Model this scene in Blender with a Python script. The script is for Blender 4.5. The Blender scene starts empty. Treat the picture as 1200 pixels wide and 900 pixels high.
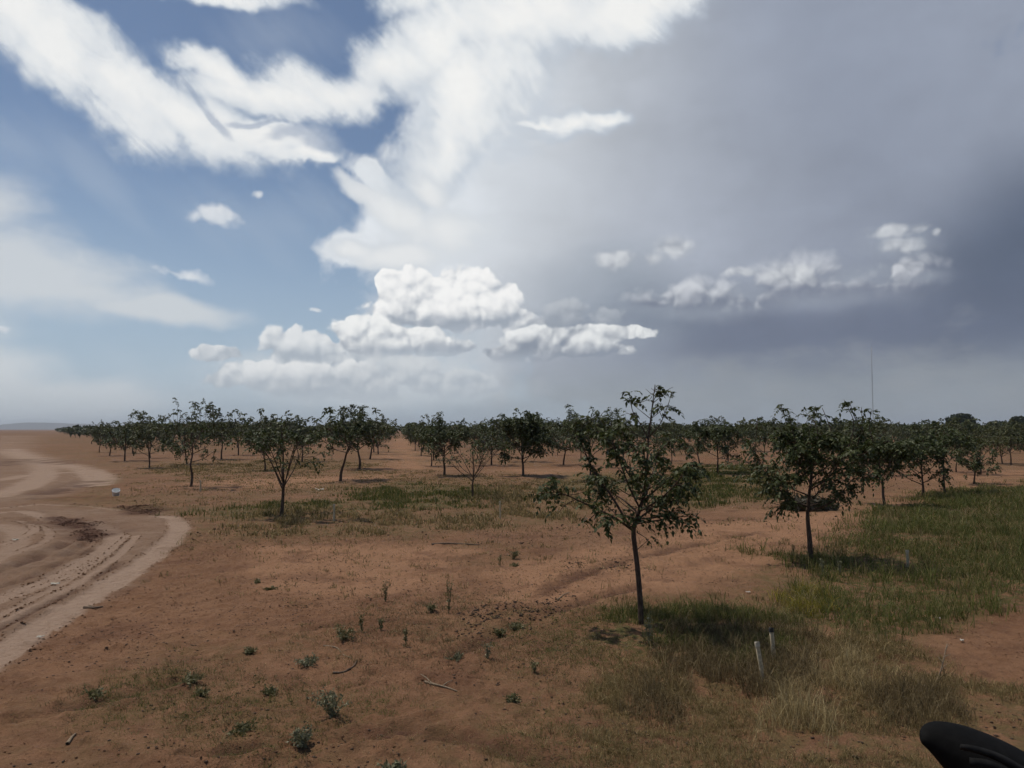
import bpy, math, random
import numpy as np
from mathutils import Vector, Matrix

# ------------------------------------------------------------------ camera
FPX = 900.0            # focal length in photo pixels (photo 1200x900)
CAM_H = 2.4
HORIZON = 503.0
PITCH = math.atan((HORIZON-450.0)/FPX)
S = bpy.context.scene
COL = S.collection
cam_d = bpy.data.cameras.new('camera'); cam = bpy.data.objects.new('camera', cam_d); COL.objects.link(cam)
cam_d.sensor_width = 36.0; cam_d.lens = 27.0
cam_d.clip_start = 0.05; cam_d.clip_end = 30000
cam.location = (0, 0, CAM_H); cam.rotation_euler = (math.pi/2+PITCH, 0, 0)
S.camera = cam

# ------------------------------------------------------------------ sun, exposure
SUN_EL, SUN_AZ = math.radians(66), math.radians(-62)      # azimuth from +Y towards +X
sunv = Vector((math.sin(SUN_AZ)*math.cos(SUN_EL), math.cos(SUN_AZ)*math.cos(SUN_EL), math.sin(SUN_EL)))
sd = bpy.data.lights.new('sun', 'SUN'); sun = bpy.data.objects.new('sun', sd); COL.objects.link(sun)
sd.energy = 2.9; sd.angle = math.radians(1.2); sd.color = (1.0, 0.94, 0.84)
sun.rotation_euler = sunv.to_track_quat('Z', 'Y').to_euler(); sun.location = (0, 0, 50)
vs = S.view_settings
vs.view_transform = 'Standard'; vs.look = 'None'; vs.exposure = 0.0; vs.gamma = 1.0; vs.use_curve_mapping = False

# ------------------------------------------------------------------ the sky: Nishita + cloud layers in azimuth/elevation
W = bpy.data.worlds.new('World'); S.world = W; W.use_nodes = True
S.cycles.use_adaptive_sampling = True; S.cycles.adaptive_threshold = 0.02; S.cycles.adaptive_min_samples = 12
S.cycles.max_bounces = 4; S.cycles.diffuse_bounces = 2; S.cycles.glossy_bounces = 2; S.cycles.transmission_bounces = 2
W.cycles.sampling_method = 'MANUAL'; W.cycles.sample_map_resolution = 256
nt = W.node_tree; nt.nodes.clear()
SKY_K = 0.07

def azel(px, py):
    """direction (azimuth, elevation) of a photo pixel, for placing the clouds on the sky"""
    x, y, z = px-600.0, FPX, 450.0-py
    c, s = math.cos(PITCH), math.sin(PITCH)
    Y, Z = y*c - z*s, y*s + z*c
    return math.atan2(x, Y), math.atan2(Z, math.hypot(x, Y))

class E:                                     # tiny expression wrapper round node sockets
    def __init__(s, sock): s.k = sock
    def __add__(a, b): return M('ADD', a, b)
    __radd__ = __add__
    def __sub__(a, b): return M('SUBTRACT', a, b)
    def __rsub__(a, b): return M('SUBTRACT', b, a)
    def __mul__(a, b): return M('MULTIPLY', a, b)
    __rmul__ = __mul__
def setin(inp, v):
    if isinstance(v, E): nt.links.new(v.k, inp)
    elif v is not None: inp.default_value = v
def M(op, a, b=None, c=None):
    n = nt.nodes.new('ShaderNodeMath'); n.operation = op
    setin(n.inputs[0], a)
    if b is not None: setin(n.inputs[1], b)
    if c is not None: setin(n.inputs[2], c)
    return E(n.outputs[0])
def VM(op, a, b=None, scale=None):
    n = nt.nodes.new('ShaderNodeVectorMath'); n.operation = op
    setin(n.inputs[0], a)
    if b is not None: setin(n.inputs[1], b)
    if scale is not None: setin(n.inputs['Scale'], scale)
    return E(n.outputs['Value'] if op in ('LENGTH', 'DOT_PRODUCT') else n.outputs['Vector'])
def step(x, a, b):                           # smoothstep from a to b
    n = nt.nodes.new('ShaderNodeMapRange'); n.interpolation_type = 'SMOOTHSTEP'
    setin(n.inputs[0], x); n.inputs[1].default_value = a; n.inputs[2].default_value = b
    n.inputs[3].default_value = 0; n.inputs[4].default_value = 1
    return E(n.outputs[0])
def mixc(f, a, b):
    n = nt.nodes.new('ShaderNodeMix'); n.data_type = 'RGBA'
    setin(n.inputs[0], f)
    for i, v in ((6, a), (7, b)):
        if isinstance(v, E): nt.links.new(v.k, n.inputs[i])
        else: n.inputs[i].default_value = (v[0], v[1], v[2], 1)
    return E(n.outputs[2])
def noise(vec, scale, detail=4, rough=0.55, color=False, dist=0.0):
    n = nt.nodes.new('ShaderNodeTexNoise'); n.noise_dimensions = '2D'
    nt.links.new(vec.k, n.inputs['Vector'])
    n.inputs['Scale'].default_value = scale; n.inputs['Detail'].default_value = detail
    n.inputs['Roughness'].default_value = rough; n.inputs['Distortion'].default_value = dist
    return E(n.outputs['Color' if color else 'Fac'])
def billow(vec, scale, detail=2.5):
    n = nt.nodes.new('ShaderNodeTexVoronoi'); n.voronoi_dimensions = '2D'; n.feature = 'F1'
    nt.links.new(vec.k, n.inputs['Vector'])
    n.inputs['Scale'].default_value = scale; n.inputs['Detail'].default_value = detail
    n.inputs['Roughness'].default_value = 0.55; n.inputs['Lacunarity'].default_value = 2.1
    d = E(n.outputs['Distance'])
    return 1.0 - d*d*1.15
def blob(vec, px, py, rx, ry, rot=0.0):
    """1 at the middle of an elliptical patch of sky, 0 on its rim, negative outside"""
    a, e = azel(px, py); a2, e2 = azel(px+1, py); a3, e3 = azel(px, py-1)
    kx = math.hypot(a2-a, e2-e); ky = math.hypot(a3-a, e3-e)
    co, si = math.cos(math.radians(rot)), math.sin(math.radians(rot)); rx *= kx; ry *= ky
    u = VM('DOT_PRODUCT', vec, (co/rx, si/rx, -(a*co+e*si)/rx))     # the vector's z is 1
    w = VM('DOT_PRODUCT', vec, (-si/ry, co/ry, -(-a*si+e*co)/ry))
    return 1.0 - VM('LENGTH', comb(u, w))
def blobs(vec, L):
    r = None
    for t in L:
        b = blob(vec, *t)
        r = b if r is None else M('SMOOTH_MAX', r, b, 0.15)
    return r
def shift(vec, dx, dy): return VM('ADD', vec, (dx, dy, 0))
def split(col):
    n = nt.nodes.new('ShaderNodeSeparateColor'); nt.links.new(col.k, n.inputs[0])
    return E(n.outputs[0]), E(n.outputs[1])
def comb(a, b):
    n = nt.nodes.new('ShaderNodeCombineXYZ'); setin(n.inputs[0], a); setin(n.inputs[1], b)
    return E(n.outputs[0])
def warp(vec, scale, amp, detail=4, sx=1.0, sy=1.0):
    a, b = split(noise(vec, scale, detail, 0.55, color=True))
    return VM('ADD', vec, comb(M('MULTIPLY_ADD', a, amp*sx, -0.5*amp*sx), M('MULTIPLY_ADD', b, amp*sy, -0.5*amp*sy)))

tc = nt.nodes.new('ShaderNodeTexCoord')
sp = nt.nodes.new('ShaderNodeSeparateXYZ'); nt.links.new(tc.outputs['Generated'], sp.inputs[0])
dx, dy, dz = (E(sp.outputs[i]) for i in range(3))
az = M('ARCTAN2', dx, dy); el = M('ARCSINE', dz)
cb = nt.nodes.new('ShaderNodeCombineXYZ'); nt.links.new(az.k, cb.inputs[0]); nt.links.new(el.k, cb.inputs[1]); cb.inputs[2].default_value = 1.0
P = E(cb.outputs[0])

sky = nt.nodes.new('ShaderNodeTexSky'); sky.sky_type = 'NISHITA'; sky.sun_disc = False
sky.sun_elevation = SUN_EL; sky.sun_rotation = SUN_AZ
sky.air_density = 1.0; sky.dust_density = 1.0; sky.ozone_density = 1.0; sky.altitude = 1400
def rgb(r, g, b):                            # sRGB 0-255 of a cloud as seen -> radiance before the Background strength
    f = lambda v: (v/255/12.92 if v <= 10 else ((v/255+0.055)/1.055)**2.4)/SKY_K
    return (f(r), f(g), f(b))

c = E(sky.outputs['Color'])
n = nt.nodes.new('ShaderNodeMix'); n.data_type = 'RGBA'; n.blend_type = 'MULTIPLY'; n.inputs[0].default_value = 1
nt.links.new(c.k, n.inputs[6]); n.inputs[7].default_value = (1.26, 1.22, 1.17, 1)
c = E(n.outputs[2])
# air-light towards the horizon
hz = step(el, 0.36, -0.03)
c = mixc(hz*0.88, c, rgb(166, 184, 202))

# slow, wide warps shared by the layers
Pw = warp(P, 3.2, 0.10, 5, 1.0, 0.8)
Pw = warp(Pw, 13.0, 0.030, 4)
Pf = warp(P, 7.0, 0.045, 6)
Ps = warp(P, 2.0, 0.16, 3)
str_ = VM('MULTIPLY', P, (1.0, 2.2, 1.0))          # flattened noise for layered cloud
fc, fs = math.cos(math.radians(-38)), math.sin(math.radians(-38))
fibv = comb(VM('DOT_PRODUCT', P, (fc/2.6, fs/2.6, 0)), VM('DOT_PRODUCT', P, (-fs/0.8, fc/0.8, 0)))   # streaks running down to the right

# thin veil low on the left with a flat foot
f = blobs(Pf, [(20, 318, 190, 62, -6), (-150, 330, 260, 90, 0), (70, 338, 150, 26, 0), (-120, 200, 200, 70, -20), (-60, 440, 190, 60, 0), (30, 470, 260, 40, 0), (180, 360, 120, 18, -4)])
g = noise(warp(str_, 6, 0.05), 5.0, 5, 0.6)
c = mixc(step(f + (g-0.5)*1.0, -0.12, 0.60)*0.82, c, rgb(211, 215, 218))
# ghostly wisps over the blue
g = noise(fibv, 6.0, 6, 0.62)
fw = blobs(Ps, [(110, 225, 110, 34, -35), (30, 190, 160, 60, -20), (330, 255, 120, 60, 0), (330, 60, 120, 50, 10), (230, 420, 260, 60, 0)])
c = mixc(step(fw*0.45 + g, 0.56, 1.0)*0.20, c, rgb(200, 208, 216))

# --- storm deck: coverage to the right, ragged bright border on the left
veil = blobs(Pw, [(905, 150, 430, 340, 0), (1120, 300, 560, 330, 0), (600, 210, 190, 110, 10), (520, 255, 125, 62, 15), (455, 292, 80, 26, 4),
                  (470, 232, 85, 24, -28), (640, 300, 230, 110, 0), (760, 390, 220, 140, 0), (620, 120, 150, 130, 0), (560, 60, 140, 90, 0)])
gv = noise(Pf, 9.0, 7, 0.60)
cov = step(veil + (gv-0.5)*0.95, -0.02, 0.30)
deck = mixc(step(blob(Ps, 470, 190, 560, 420, 0), 0.0, 0.85), rgb(144, 152, 168), rgb(222, 227, 232))
deck = mixc(step(blob(Ps, 860, 190, 420, 260, 0), 0.0, 0.9)*0.45, deck, rgb(143, 151, 168))
deck = mixc(step(blob(Ps, 1270, 290, 420, 190, 20), 0.0, 0.75)*0.92, deck, rgb(88, 99, 119))
deck = mixc(step(blob(Ps, 930, 395, 420, 95, 0), 0.0, 0.8)*0.85, deck, rgb(103, 112, 132))
deck = mixc(step(blob(Ps, 720, 360, 150, 95, 0), 0.0, 0.8)*0.45, deck, rgb(128, 141, 156))
deck = mixc(step(el, 0.115, 0.02)*0.85, deck, rgb(147, 155, 161))
gd = noise(Ps, 3.5, 5, 0.55)
gd2 = noise(VM('MULTIPLY', Pf, (1, 1.8, 1)), 10, 5, 0.6)
mod = 1.0 + (gd-0.5)*0.36 + (gd2-0.5)*0.20
n = nt.nodes.new('ShaderNodeCombineColor')
for i in range(3): nt.links.new(mod.k, n.inputs[i])
mc = n.outputs[0]
n = nt.nodes.new('ShaderNodeMix'); n.data_type = 'RGBA'; n.blend_type = 'MULTIPLY'; n.inputs[0].default_value = 1
nt.links.new(deck.k, n.inputs[6]); nt.links.new(mc, n.inputs[7])
deck = E(n.outputs[2])
c = mixc(cov, c, deck)
# pale shreds in the clear slot under the deck, low right
f = blobs(Pf, [(930, 450, 240, 40, 0), (1100, 440, 240, 60, 10), (800, 470, 260, 34, 0), (620, 480, 300, 30, 0)])
g = noise(warp(VM('MULTIPLY', P, (1, 1.9, 1)), 8, 0.04), 9.0, 6, 0.6)
c = mixc(step(f*0.6 + (g-0.5)*1.6, 0.05, 0.75)*0.50, c, rgb(152, 157, 162))
# broad white glow of the anvil, then the two bright arms
g = noise(fibv, 5.0, 7, 0.62)
g2 = noise(Pf, 16.0, 6, 0.62)
g3 = noise(Pf, 34.0, 5, 0.6)
g4 = noise(warp(fibv, 6.0, 0.06, 3), 15.0, 6, 0.65)
rag = (g-0.5)*1.0 + (g2-0.5)*0.70 + (g4-0.5)*0.70 + (g3-0.5)*0.35
arm = blobs(Pw, [(20, 10, 100, 60, -30), (85, 60, 115, 56, -38), (150, 108, 130, 58, -33), (225, 148, 120, 46, -24), (300, 172, 96, 28, 4), (355, 186, 52, 10, 6),
                 (300, 125, 120, 30, 0), (260, 100, 70, 22, -22), (390, 108, 110, 40, 8), (450, 75, 120, 50, 22), (520, 40, 130, 62, 22), (500, -10, 80, 40, 0), (655, 147, 62, 20, 4), (690, 142, 40, 12, 0), (620, 150, 26, 7, 0),
                 (600, 20, 160, 70, 14), (720, 5, 170, 50, 12), (560, 100, 120, 90, 60), (520, 170, 90, 60, 60), (275, 2, 80, 16, 6)])
arm_a = step(arm + rag, -0.14, 0.46)
thick = arm + (g-0.5)*1.0 + (g2-0.5)*0.6 + (g4-0.5)*1.1
fall = mixc(step(thick, 0.0, 0.60), rgb(184, 195, 208), rgb(230, 233, 235))
fall = mixc(step(thick, 0.45, 0.95), fall, rgb(244, 244, 242))
c = mixc(arm_a*0.95, c, fall)
# torn bright edge pieces of the deck
edge = blobs(Pf, [(425, 222, 44, 15, -28), (470, 250, 70, 26, -32), (415, 295, 44, 17, -4), (470, 302, 74, 22, 6), (520, 270, 70, 40, 0), (500, 225, 40, 24, -40)])
ea = edge + (g-0.5)*0.7 + (g2-0.5)*0.6 + (g4-0.5)*0.6
c = mixc(step(ea, -0.02, 0.5)*0.88, c, mixc(step(ea, 0.1, 0.9), rgb(210, 216, 222), rgb(231, 233, 234)))
# grey furrow in the left arm
fu = blobs(Pf, [(235, 112, 40, 7, -48), (256, 142, 32, 8, -52), (345, 158, 56, 11, 14), (372, 165, 40, 14, 0), (300, 148, 40, 5, 10)])
c = mixc(step(fu + (g2-0.5)*1.2, 0.05, 0.7)*0.62, c, rgb(152, 166, 188))

# --- cumulus: heaped, lit from upper left, grey feet
Q = warp(P, 20.0, 0.020, 3)
def heap(v): return billow(v, 12.0, 0.0)*0.62 + billow(v, 31.0, 1.5)*0.38
hp = heap(Q)
fine = noise(Q, 70.0, 3, 0.6)
rel = hp - heap(shift(Q, -0.0045, 0.0090)) + (fine-0.5)*0.08
bump = (hp-0.74) + (fine-0.5)*0.20
def cumulus(L, lit, dark, alpha=1.0, soft=0.10, amp=0.9, base=None, k=1.0, mid=0.60):
    """heaps of cloud; base = (photo y of the grey foot, photo y of the bright top)"""
    global c
    f = blobs(Q, L)
    a = step(f + bump*amp + (g4-0.5)*0.22, -0.02, soft+0.06)
    sh = mid + rel*(1.30*k) + bump*0.26
    if base:
        a = a*step(el, azel(600, base[0]+4)[1], azel(600, base[0]-0.45*(base[0]-base[1]))[1])
        sh = sh + (step(el, azel(600, base[0])[1], azel(600, base[1])[1])-0.72)*0.95
    col = mixc(step(sh, -0.10, 1.10), dark, lit)
    c = mixc(a*alpha, c, col)
# soft banks the heaps grow out of
def bank(L, col, a_, soft=0.9):
    global c
    f = blobs(Pf, L)
    c = mixc(step(f + (gv-0.5)*0.8 + (fine-0.5)*0.15, -0.05, soft)*a_, c, col)
bank([(360, 440, 150, 36, 0), (500, 440, 130, 42, 0), (440, 458, 240, 30, 0)], rgb(205, 211, 216), 0.88)
bank([(560, 400, 120, 40, 0), (500, 395, 120, 30, 0)], rgb(194, 201, 208), 0.75)
bank([(830, 362, 130, 26, 0), (960, 345, 130, 34, 0), (1060, 320, 70, 18, 0), (690, 398, 130, 26, 0)], rgb(158, 166, 178), 0.60)
bank([(700, 292, 60, 18, 0), (785, 292, 50, 22, 0), (1060, 285, 60, 30, 0), (640, 330, 80, 40, 0)], rgb(170, 178, 189), 0.40)
# far, hazy ones first
HW, HG = rgb(231, 233, 234), rgb(172, 181, 191)
cumulus([(338, 408, 46, 30, 0), (370, 408, 38, 22, 0), (318, 400, 20, 16, 0), (405, 418, 46, 24, 0), (262, 415, 40, 13, 0)], HW, HG, 0.92, 0.12, 0.7, (455, 390), 0.8)
cumulus([(300, 438, 56, 22, 0), (350, 442, 80, 24, 0), (270, 444, 36, 13, 0), (410, 440, 50, 18, 0)], HW, HG, 0.90, 0.14, 0.6, (470, 425), 0.7)
cumulus([(480, 436, 60, 26, 0), (430, 446, 56, 20, 0), (530, 450, 70, 20, 0), (400, 458, 100, 18, 0)], rgb(212, 216, 219), HG, 0.80, 0.22, 0.6, (480, 418), 0.7)
# haze of the distance in front of their feet
c = mixc(step(el, 0.075, 0.0)*0.55, c, mixc(step(az, -0.1, 0.45), rgb(165, 176, 185), rgb(138, 145, 152)))
# cumulus at the right under the deck
cumulus([(800, 350, 84, 28, 0), (845, 360, 100, 20, 0), (770, 356, 44, 14, 0)], rgb(216, 219, 224), rgb(118, 126, 143), 0.80, 0.5, 0.6, (375, 335), 0.6)
cumulus([(938, 328, 78, 36, 0), (965, 346, 110, 28, 0), (1062, 316, 62, 18, 0), (1035, 340, 80, 20, 0)], rgb(214, 217, 222), rgb(114, 121, 139), 0.80, 0.6, 0.6, (372, 312), 0.6)
cumulus([(1048, 270, 44, 13, 0), (1058, 289, 34, 14, 0), (1082, 266, 16, 9, 0), (1101, 272, 9, 7, 0), (786, 290, 32, 18, 0), (768, 303, 17, 10, 0), (724, 304, 32, 14, 0), (866, 319, 30, 9, 0), (930, 322, 56, 18, 0)],
        rgb(220, 223, 226), rgb(140, 147, 160), 0.78, 0.62, 0.8, None, 0.6)
# the big tower, built up in stacked heaps, and its right-hand neighbour
TW, TG = rgb(247, 247, 246), rgb(160, 169, 181)
cumulus([(532, 334, 50, 38, 0), (486, 338, 38, 30, 0), (457, 334, 20, 20, 0), (572, 352, 46, 28, 0), (604, 374, 34, 20, 0), (520, 366, 96, 30, 0)], TW, rgb(172, 180, 191), 1.0, 0.07, 0.75, (408, 328), 0.9)
cumulus([(466, 360, 50, 24, 0), (540, 362, 52, 20, 0), (590, 370, 40, 20, 0), (520, 374, 106, 17, 0)], TW, TG, 1.0, 0.08, 0.6, (394, 356), 0.8)
cumulus([(425, 388, 42, 24, 0), (470, 396, 74, 20, 0), (440, 405, 60, 16, 0), (515, 406, 50, 12, 0)], rgb(243, 244, 243), TG, 0.97, 0.10, 0.6, (424, 382), 0.8)
cumulus([(665, 366, 40, 20, 0), (710, 372, 36, 16, 0), (640, 380, 30, 14, 0)], rgb(192, 197, 203), rgb(150, 158, 170), 0.75, 0.25, 0.6, (395, 348), 0.6)
cumulus([(640, 396, 56, 18, 0), (690, 392, 56, 14, 0), (735, 388, 40, 10, 0), (600, 414, 50, 14, 0), (660, 408, 90, 13, 0)], rgb(237, 239, 239), rgb(138, 147, 161), 0.95, 0.11, 0.6, (428, 378), 0.8)
# small lone puffs
cumulus([(257, 251, 44, 17, 0), (206, 319, 62, 13, -14), (302, 229, 11, 7, 0), (5, 385, 18, 8, 0), (370, 364, 10, 5, 0)],
        rgb(236, 238, 240), rgb(190, 199, 210), 0.85, 0.55, 0.7, None, 0.5)
bg = nt.nodes.new('ShaderNodeBackground'); nt.links.new(c.k, bg.inputs['Color']); bg.inputs['Strength'].default_value = SKY_K
wo = nt.nodes.new('ShaderNodeOutputWorld'); nt.links.new(bg.outputs[0], wo.inputs['Surface'])

# ------------------------------------------------------------------ helpers
rng = np.random.default_rng(11)
def G(px, py):
    """ground point under a photo pixel (flat ground), used as measured plan positions"""
    d = FPX*CAM_H/(py-HORIZON)
    return (px-600.0)/FPX*d, d
def hash2(ix, iy, seed):
    h = (ix.astype(np.int64)*374761393 + iy.astype(np.int64)*668265263 + seed*982451653) & 0x7fffffff
    h = ((h ^ (h >> 13))*1274126177) & 0x7fffffff
    h = (h ^ (h >> 16)) & 0x7fffffff
    return (h % 65536)/65535.0
def vnoise(x, y, seed=0):
    ix, iy = np.floor(x), np.floor(y); fx, fy = x-ix, y-iy
    fx = fx*fx*fx*(fx*(fx*6-15)+10); fy = fy*fy*fy*(fy*(fy*6-15)+10)
    a = hash2(ix, iy, seed); b = hash2(ix+1, iy, seed); c_ = hash2(ix, iy+1, seed); d = hash2(ix+1, iy+1, seed)
    return (a*(1-fx)+b*fx)*(1-fy) + (c_*(1-fx)+d*fx)*fy
def fbm(x, y, sc, octv=4, seed=0, rough=0.5):
    t = 0.0; amp = 1.0; tot = 0.0
    for o in range(octv):
        t = t + amp*vnoise(x*sc+o*17.3, y*sc-o*9.1, seed+o); tot += amp; amp *= rough; sc *= 2.03
    return t/tot
def sstep(x, a, b):
    t = np.clip((x-a)/(b-a), 0, 1); return t*t*(3-2*t)
def seg_dist(x, y, pts):
    """distance to a polyline and the fraction along it"""
    best = np.full(np.shape(x), 1e9); par = np.zeros(np.shape(x)); n = len(pts)-1
    for i in range(n):
        (ax, ay), (bx, by) = pts[i], pts[i+1]
        ux, uy = bx-ax, by-ay; L = ux*ux+uy*uy+1e-9
        t = np.clip(((x-ax)*ux+(y-ay)*uy)/L, 0, 1)
        d = np.hypot(x-ax-t*ux, y-ay-t*uy)
        m = d < best; best = np.where(m, d, best); par = np.where(m, (i+t)/n, par)
    return best, par
def poly_sd(x, y, pts):
    """signed distance to a polygon, positive inside"""
    d, _ = seg_dist(x, y, list(pts)+[pts[0]])
    ins = np.zeros(np.shape(x), bool); j = len(pts)-1
    for i in range(len(pts)):
        (xi, yi), (xj, yj) = pts[i], pts[j]
        cnd = ((yi > y) != (yj > y)) & (x < (xj-xi)*(y-yi)/((yj-yi) if yj != yi else 1e-9)+xi)
        ins ^= cnd; j = i
    return np.where(ins, d, -d)
def smooth_line(pp, k=6):
    """Catmull-Rom through photo-measured points, in plan"""
    p = [G(*q) for q in pp]; p = [p[0]]+p+[p[-1]]; out = []
    for i in range(1, len(p)-2):
        p0, p1, p2, p3 = (np.array(p[i+j]) for j in (-1, 0, 1, 2))
        for t in np.linspace(0, 1, k, endpoint=False):
            out.append(tuple(0.5*((2*p1)+(-p0+p2)*t+(2*p0-5*p1+4*p2-p3)*t*t+(-p0+3*p1-3*p2+p3)*t**3)))
    out.append(p[-2]); return out

# ------------------------------------------------------------------ plan of the place
ROAD = [[G(*q) for q in L] for L in (
    [(-200, 516), (10, 510), (30, 509.5), (34, 515), (20, 521), (48, 533), (100, 545), (124, 558), (120, 566), (90, 575), (40, 588), (0, 596), (-300, 620), (-500, 560)],
    [(-300, 600), (0, 592), (60, 588), (130, 596), (190, 600), (214, 606), (224, 618), (214, 634), (186, 655), (140, 688), (70, 736), (0, 782), (-200, 900), (-700, 900), (-600, 700)])]
LANES = [(smooth_line([(-40, 800), (0, 768), (60, 728), (130, 684), (178, 652), (206, 630), (214, 616), (204, 606), (184, 603)]), 0.26, 1.0),      # bright wheel line
         (smooth_line([(0, 600), (30, 598), (60, 604), (110, 612), (134, 622), (138, 634), (110, 650), (70, 672), (0, 700)]), 0.22, 0.8),
         (smooth_line([(-40, 752), (0, 730), (60, 700), (120, 664), (150, 642), (164, 628)]), 0.10, 0.8),
         (smooth_line([(-40, 742), (0, 721), (56, 692), (112, 658), (142, 638), (154, 627)]), 0.08, 0.7),
         (smooth_line([(-40, 722), (0, 700), (40, 682), (90, 660), (118, 644)]), 0.09, 0.6),
         (smooth_line([(-20, 640), (20, 632), (45, 622), (40, 612), (10, 606)]), 0.12, 0.7),
         (smooth_line([(-20, 655), (24, 646), (62, 630), (58, 618), (40, 610)]), 0.10, 0.6),
         (smooth_line([(0, 594), (50, 590), (110, 592), (170, 598)]), 0.16, 0.7),
         (smooth_line([(0, 562), (40, 556), (80, 553), (110, 553)]), 0.5, 0.8),
         (smooth_line([(-30, 612), (10, 614), (26, 622), (20, 640), (-20, 660)]), 0.25, 0.7),
         (smooth_line([(10, 511), (28, 512), (18, 522), (45, 537), (95, 548), (120, 560), (105, 568)]), 0.85, 1.0),
         (smooth_line([(0, 528), (40, 541), (55, 552), (40, 566), (0, 580)]), 0.7, 0.9)]
RUTS = [(smooth_line([(-20, 672), (10, 664), (45, 652), (75, 640), (95, 632)]), 0.14, 0.055),
        (smooth_line([(60, 606), (85, 612), (110, 620), (126, 626)]), 0.45, 0.03),
        (smooth_line([(50, 580), (80, 572), (105, 565), (124, 562)]), 0.55, 0.035),
        (smooth_line([(25, 537), (50, 540), (70, 544)]), 1.1, 0.05),
        (smooth_line([(20, 585), (70, 584), (115, 583), (140, 580)]), 0.28, 0.07),
        (smooth_line([(210, 870), (245, 878), (290, 868), (360, 862)]), 0.05, 0.025)]
RUTS += [(smooth_line([(0, 546), (15, 541), (32, 541)]), 0.9, 0.04), (smooth_line([(0, 607), (30, 606), (60, 607)]), 0.25, 0.05), (smooth_line([(82, 650), (100, 640), (112, 632)]), 0.10, 0.04)]
RUTS += [(smooth_line([(520, 772), (600, 737), (690, 702), (760, 682)]), 0.12, 0.035), (smooth_line([(480, 846), (560, 858), (650, 884), (700, 896)]), 0.10, 0.03),
         (smooth_line([(300, 892), (380, 862), (470, 846), (540, 826)]), 0.09, 0.03), (smooth_line([(330, 742), (420, 728), (520, 730)]), 0.09, 0.025), (smooth_line([(0, 850), (120, 822), (240, 790)]), 0.10, 0.025),
         (smooth_line([(620, 702), (700, 664), (800, 640), (900, 620)]), 0.14, 0.03), (smooth_line([(-20, 690), (30, 676), (80, 655), (120, 640)]), 0.07, 0.03), (smooth_line([(-20, 746), (40, 716), (100, 684), (150, 652)]), 0.06, 0.03)]
DAMP = [[G(*q) for q in L] for L in (
    [(62, 603), (90, 606), (118, 615), (133, 625), (122, 636), (90, 634), (98, 622), (76, 612)],
    [(150, 592), (180, 590), (200, 596), (185, 602), (158, 600)])]
SAND = [[G(*q) for q in L] for L in (        # bare pale strips across and between the rows
    [(230, 566), (280, 559), (350, 558), (420, 556), (470, 555), (470, 562), (420, 566), (330, 570), (250, 573)],
    [(560, 660), (640, 648), (720, 634), (810, 612), (900, 600), (980, 600), (1030, 588), (1130, 560), (1210, 548), (1240, 552), (1180, 566), (1080, 590), (990, 612), (930, 640), (900, 660), (800, 690), (700, 700), (610, 700)],
    [(452, 513), (486, 513), (500, 530), (530, 550), (440, 550)],
    [(600, 549), (690, 549), (690, 560), (610, 562)],
    [(300, 640), (420, 636), (560, 640), (520, 680), (420, 700), (300, 690)])]
GREEN = [[G(*q) for q in L] for L in (
    [(900, 648), (960, 640), (1010, 612), (1070, 590), (1130, 576), (1220, 566), (1420, 572), (1640, 600), (1600, 690), (1320, 690), (1215, 700), (1140, 716), (1085, 735), (1020, 745), (965, 735), (925, 700), (965, 672)],
    [(425, 574), (470, 566), (540, 568), (572, 578), (566, 592), (500, 597), (440, 597), (400, 590)],
    [(790, 556), (820, 547), (880, 545), (900, 560), (880, 586), (815, 594), (790, 580)],
    [(225, 598), (300, 590), (420, 585), (440, 596), (330, 604), (250, 606)],
    [(700, 715), (820, 708), (930, 722), (940, 760), (900, 790), (790, 778), (700, 752)],
    [(640, 556), (760, 553), (770, 570), (690, 575), (640, 572)])]
DRYG = [[G(*q) for q in L] for L in (
    [(280, 604), (330, 598), (420, 600), (560, 594), (650, 580), (690, 592), (650, 612), (520, 625), (430, 628), (310, 626)],
    [(560, 576), (640, 566), (690, 574), (690, 600), (560, 610)],
    [(690, 760), (790, 776), (900, 792), (990, 735), (1080, 745), (1120, 790), (1240, 800), (1480, 800), (1500, 900), (1050, 905), (700, 905), (680, 830)],
    [(690, 700), (860, 690), (900, 660), (960, 700), (920, 730), (840, 705), (700, 725)],
    [(880, 700), (930, 690), (965, 715), (960, 745), (910, 745)],
    [(180, 552), (215, 543), (330, 538), (420, 541), (440, 547), (330, 552), (230, 556)]) ]
FAINT = [[G(*q) for q in L] for L in (
    [(90, 800), (250, 765), (330, 790), (420, 820), (380, 880), (240, 880), (80, 860)],
    [(600, 740), (700, 720), (720, 800), (700, 900), (560, 900)])]

def wob(X, Y, amp, sc, seed): return X+amp*(fbm(X, Y, sc, 3, seed)-0.5)*2, Y+amp*(fbm(X, Y, sc, 3, seed+50)-0.5)*2
def mask_of(polys, X, Y, soft, amp=0.5, seed=3):
    """0..1 inside the plan polygons with torn edges; the edge widens with the size of the thing far off"""
    far = np.clip(np.hypot(X, Y)/14.0, 0.6, 6)
    n = (fbm(X, Y, 0.9, 4, seed)-0.5)*2*amp*far
    r = np.zeros(np.shape(X))
    for p in polys:
        xs = [q[0] for q in p]; ys = [q[1] for q in p]; b = 3*soft*6+4
        m = (X > min(xs)-b) & (X < max(xs)+b) & (Y > min(ys)-b) & (Y < max(ys)+b)
        if not m.any(): continue
        sd = poly_sd(X[m], Y[m], p)+n[m]
        r[m] = np.maximum(r[m], sstep(sd, -soft*far[m], soft*far[m]))
    return r
def road_mask(X, Y):
    return mask_of(ROAD, X, Y, 0.34, 0.30, 21)
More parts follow.
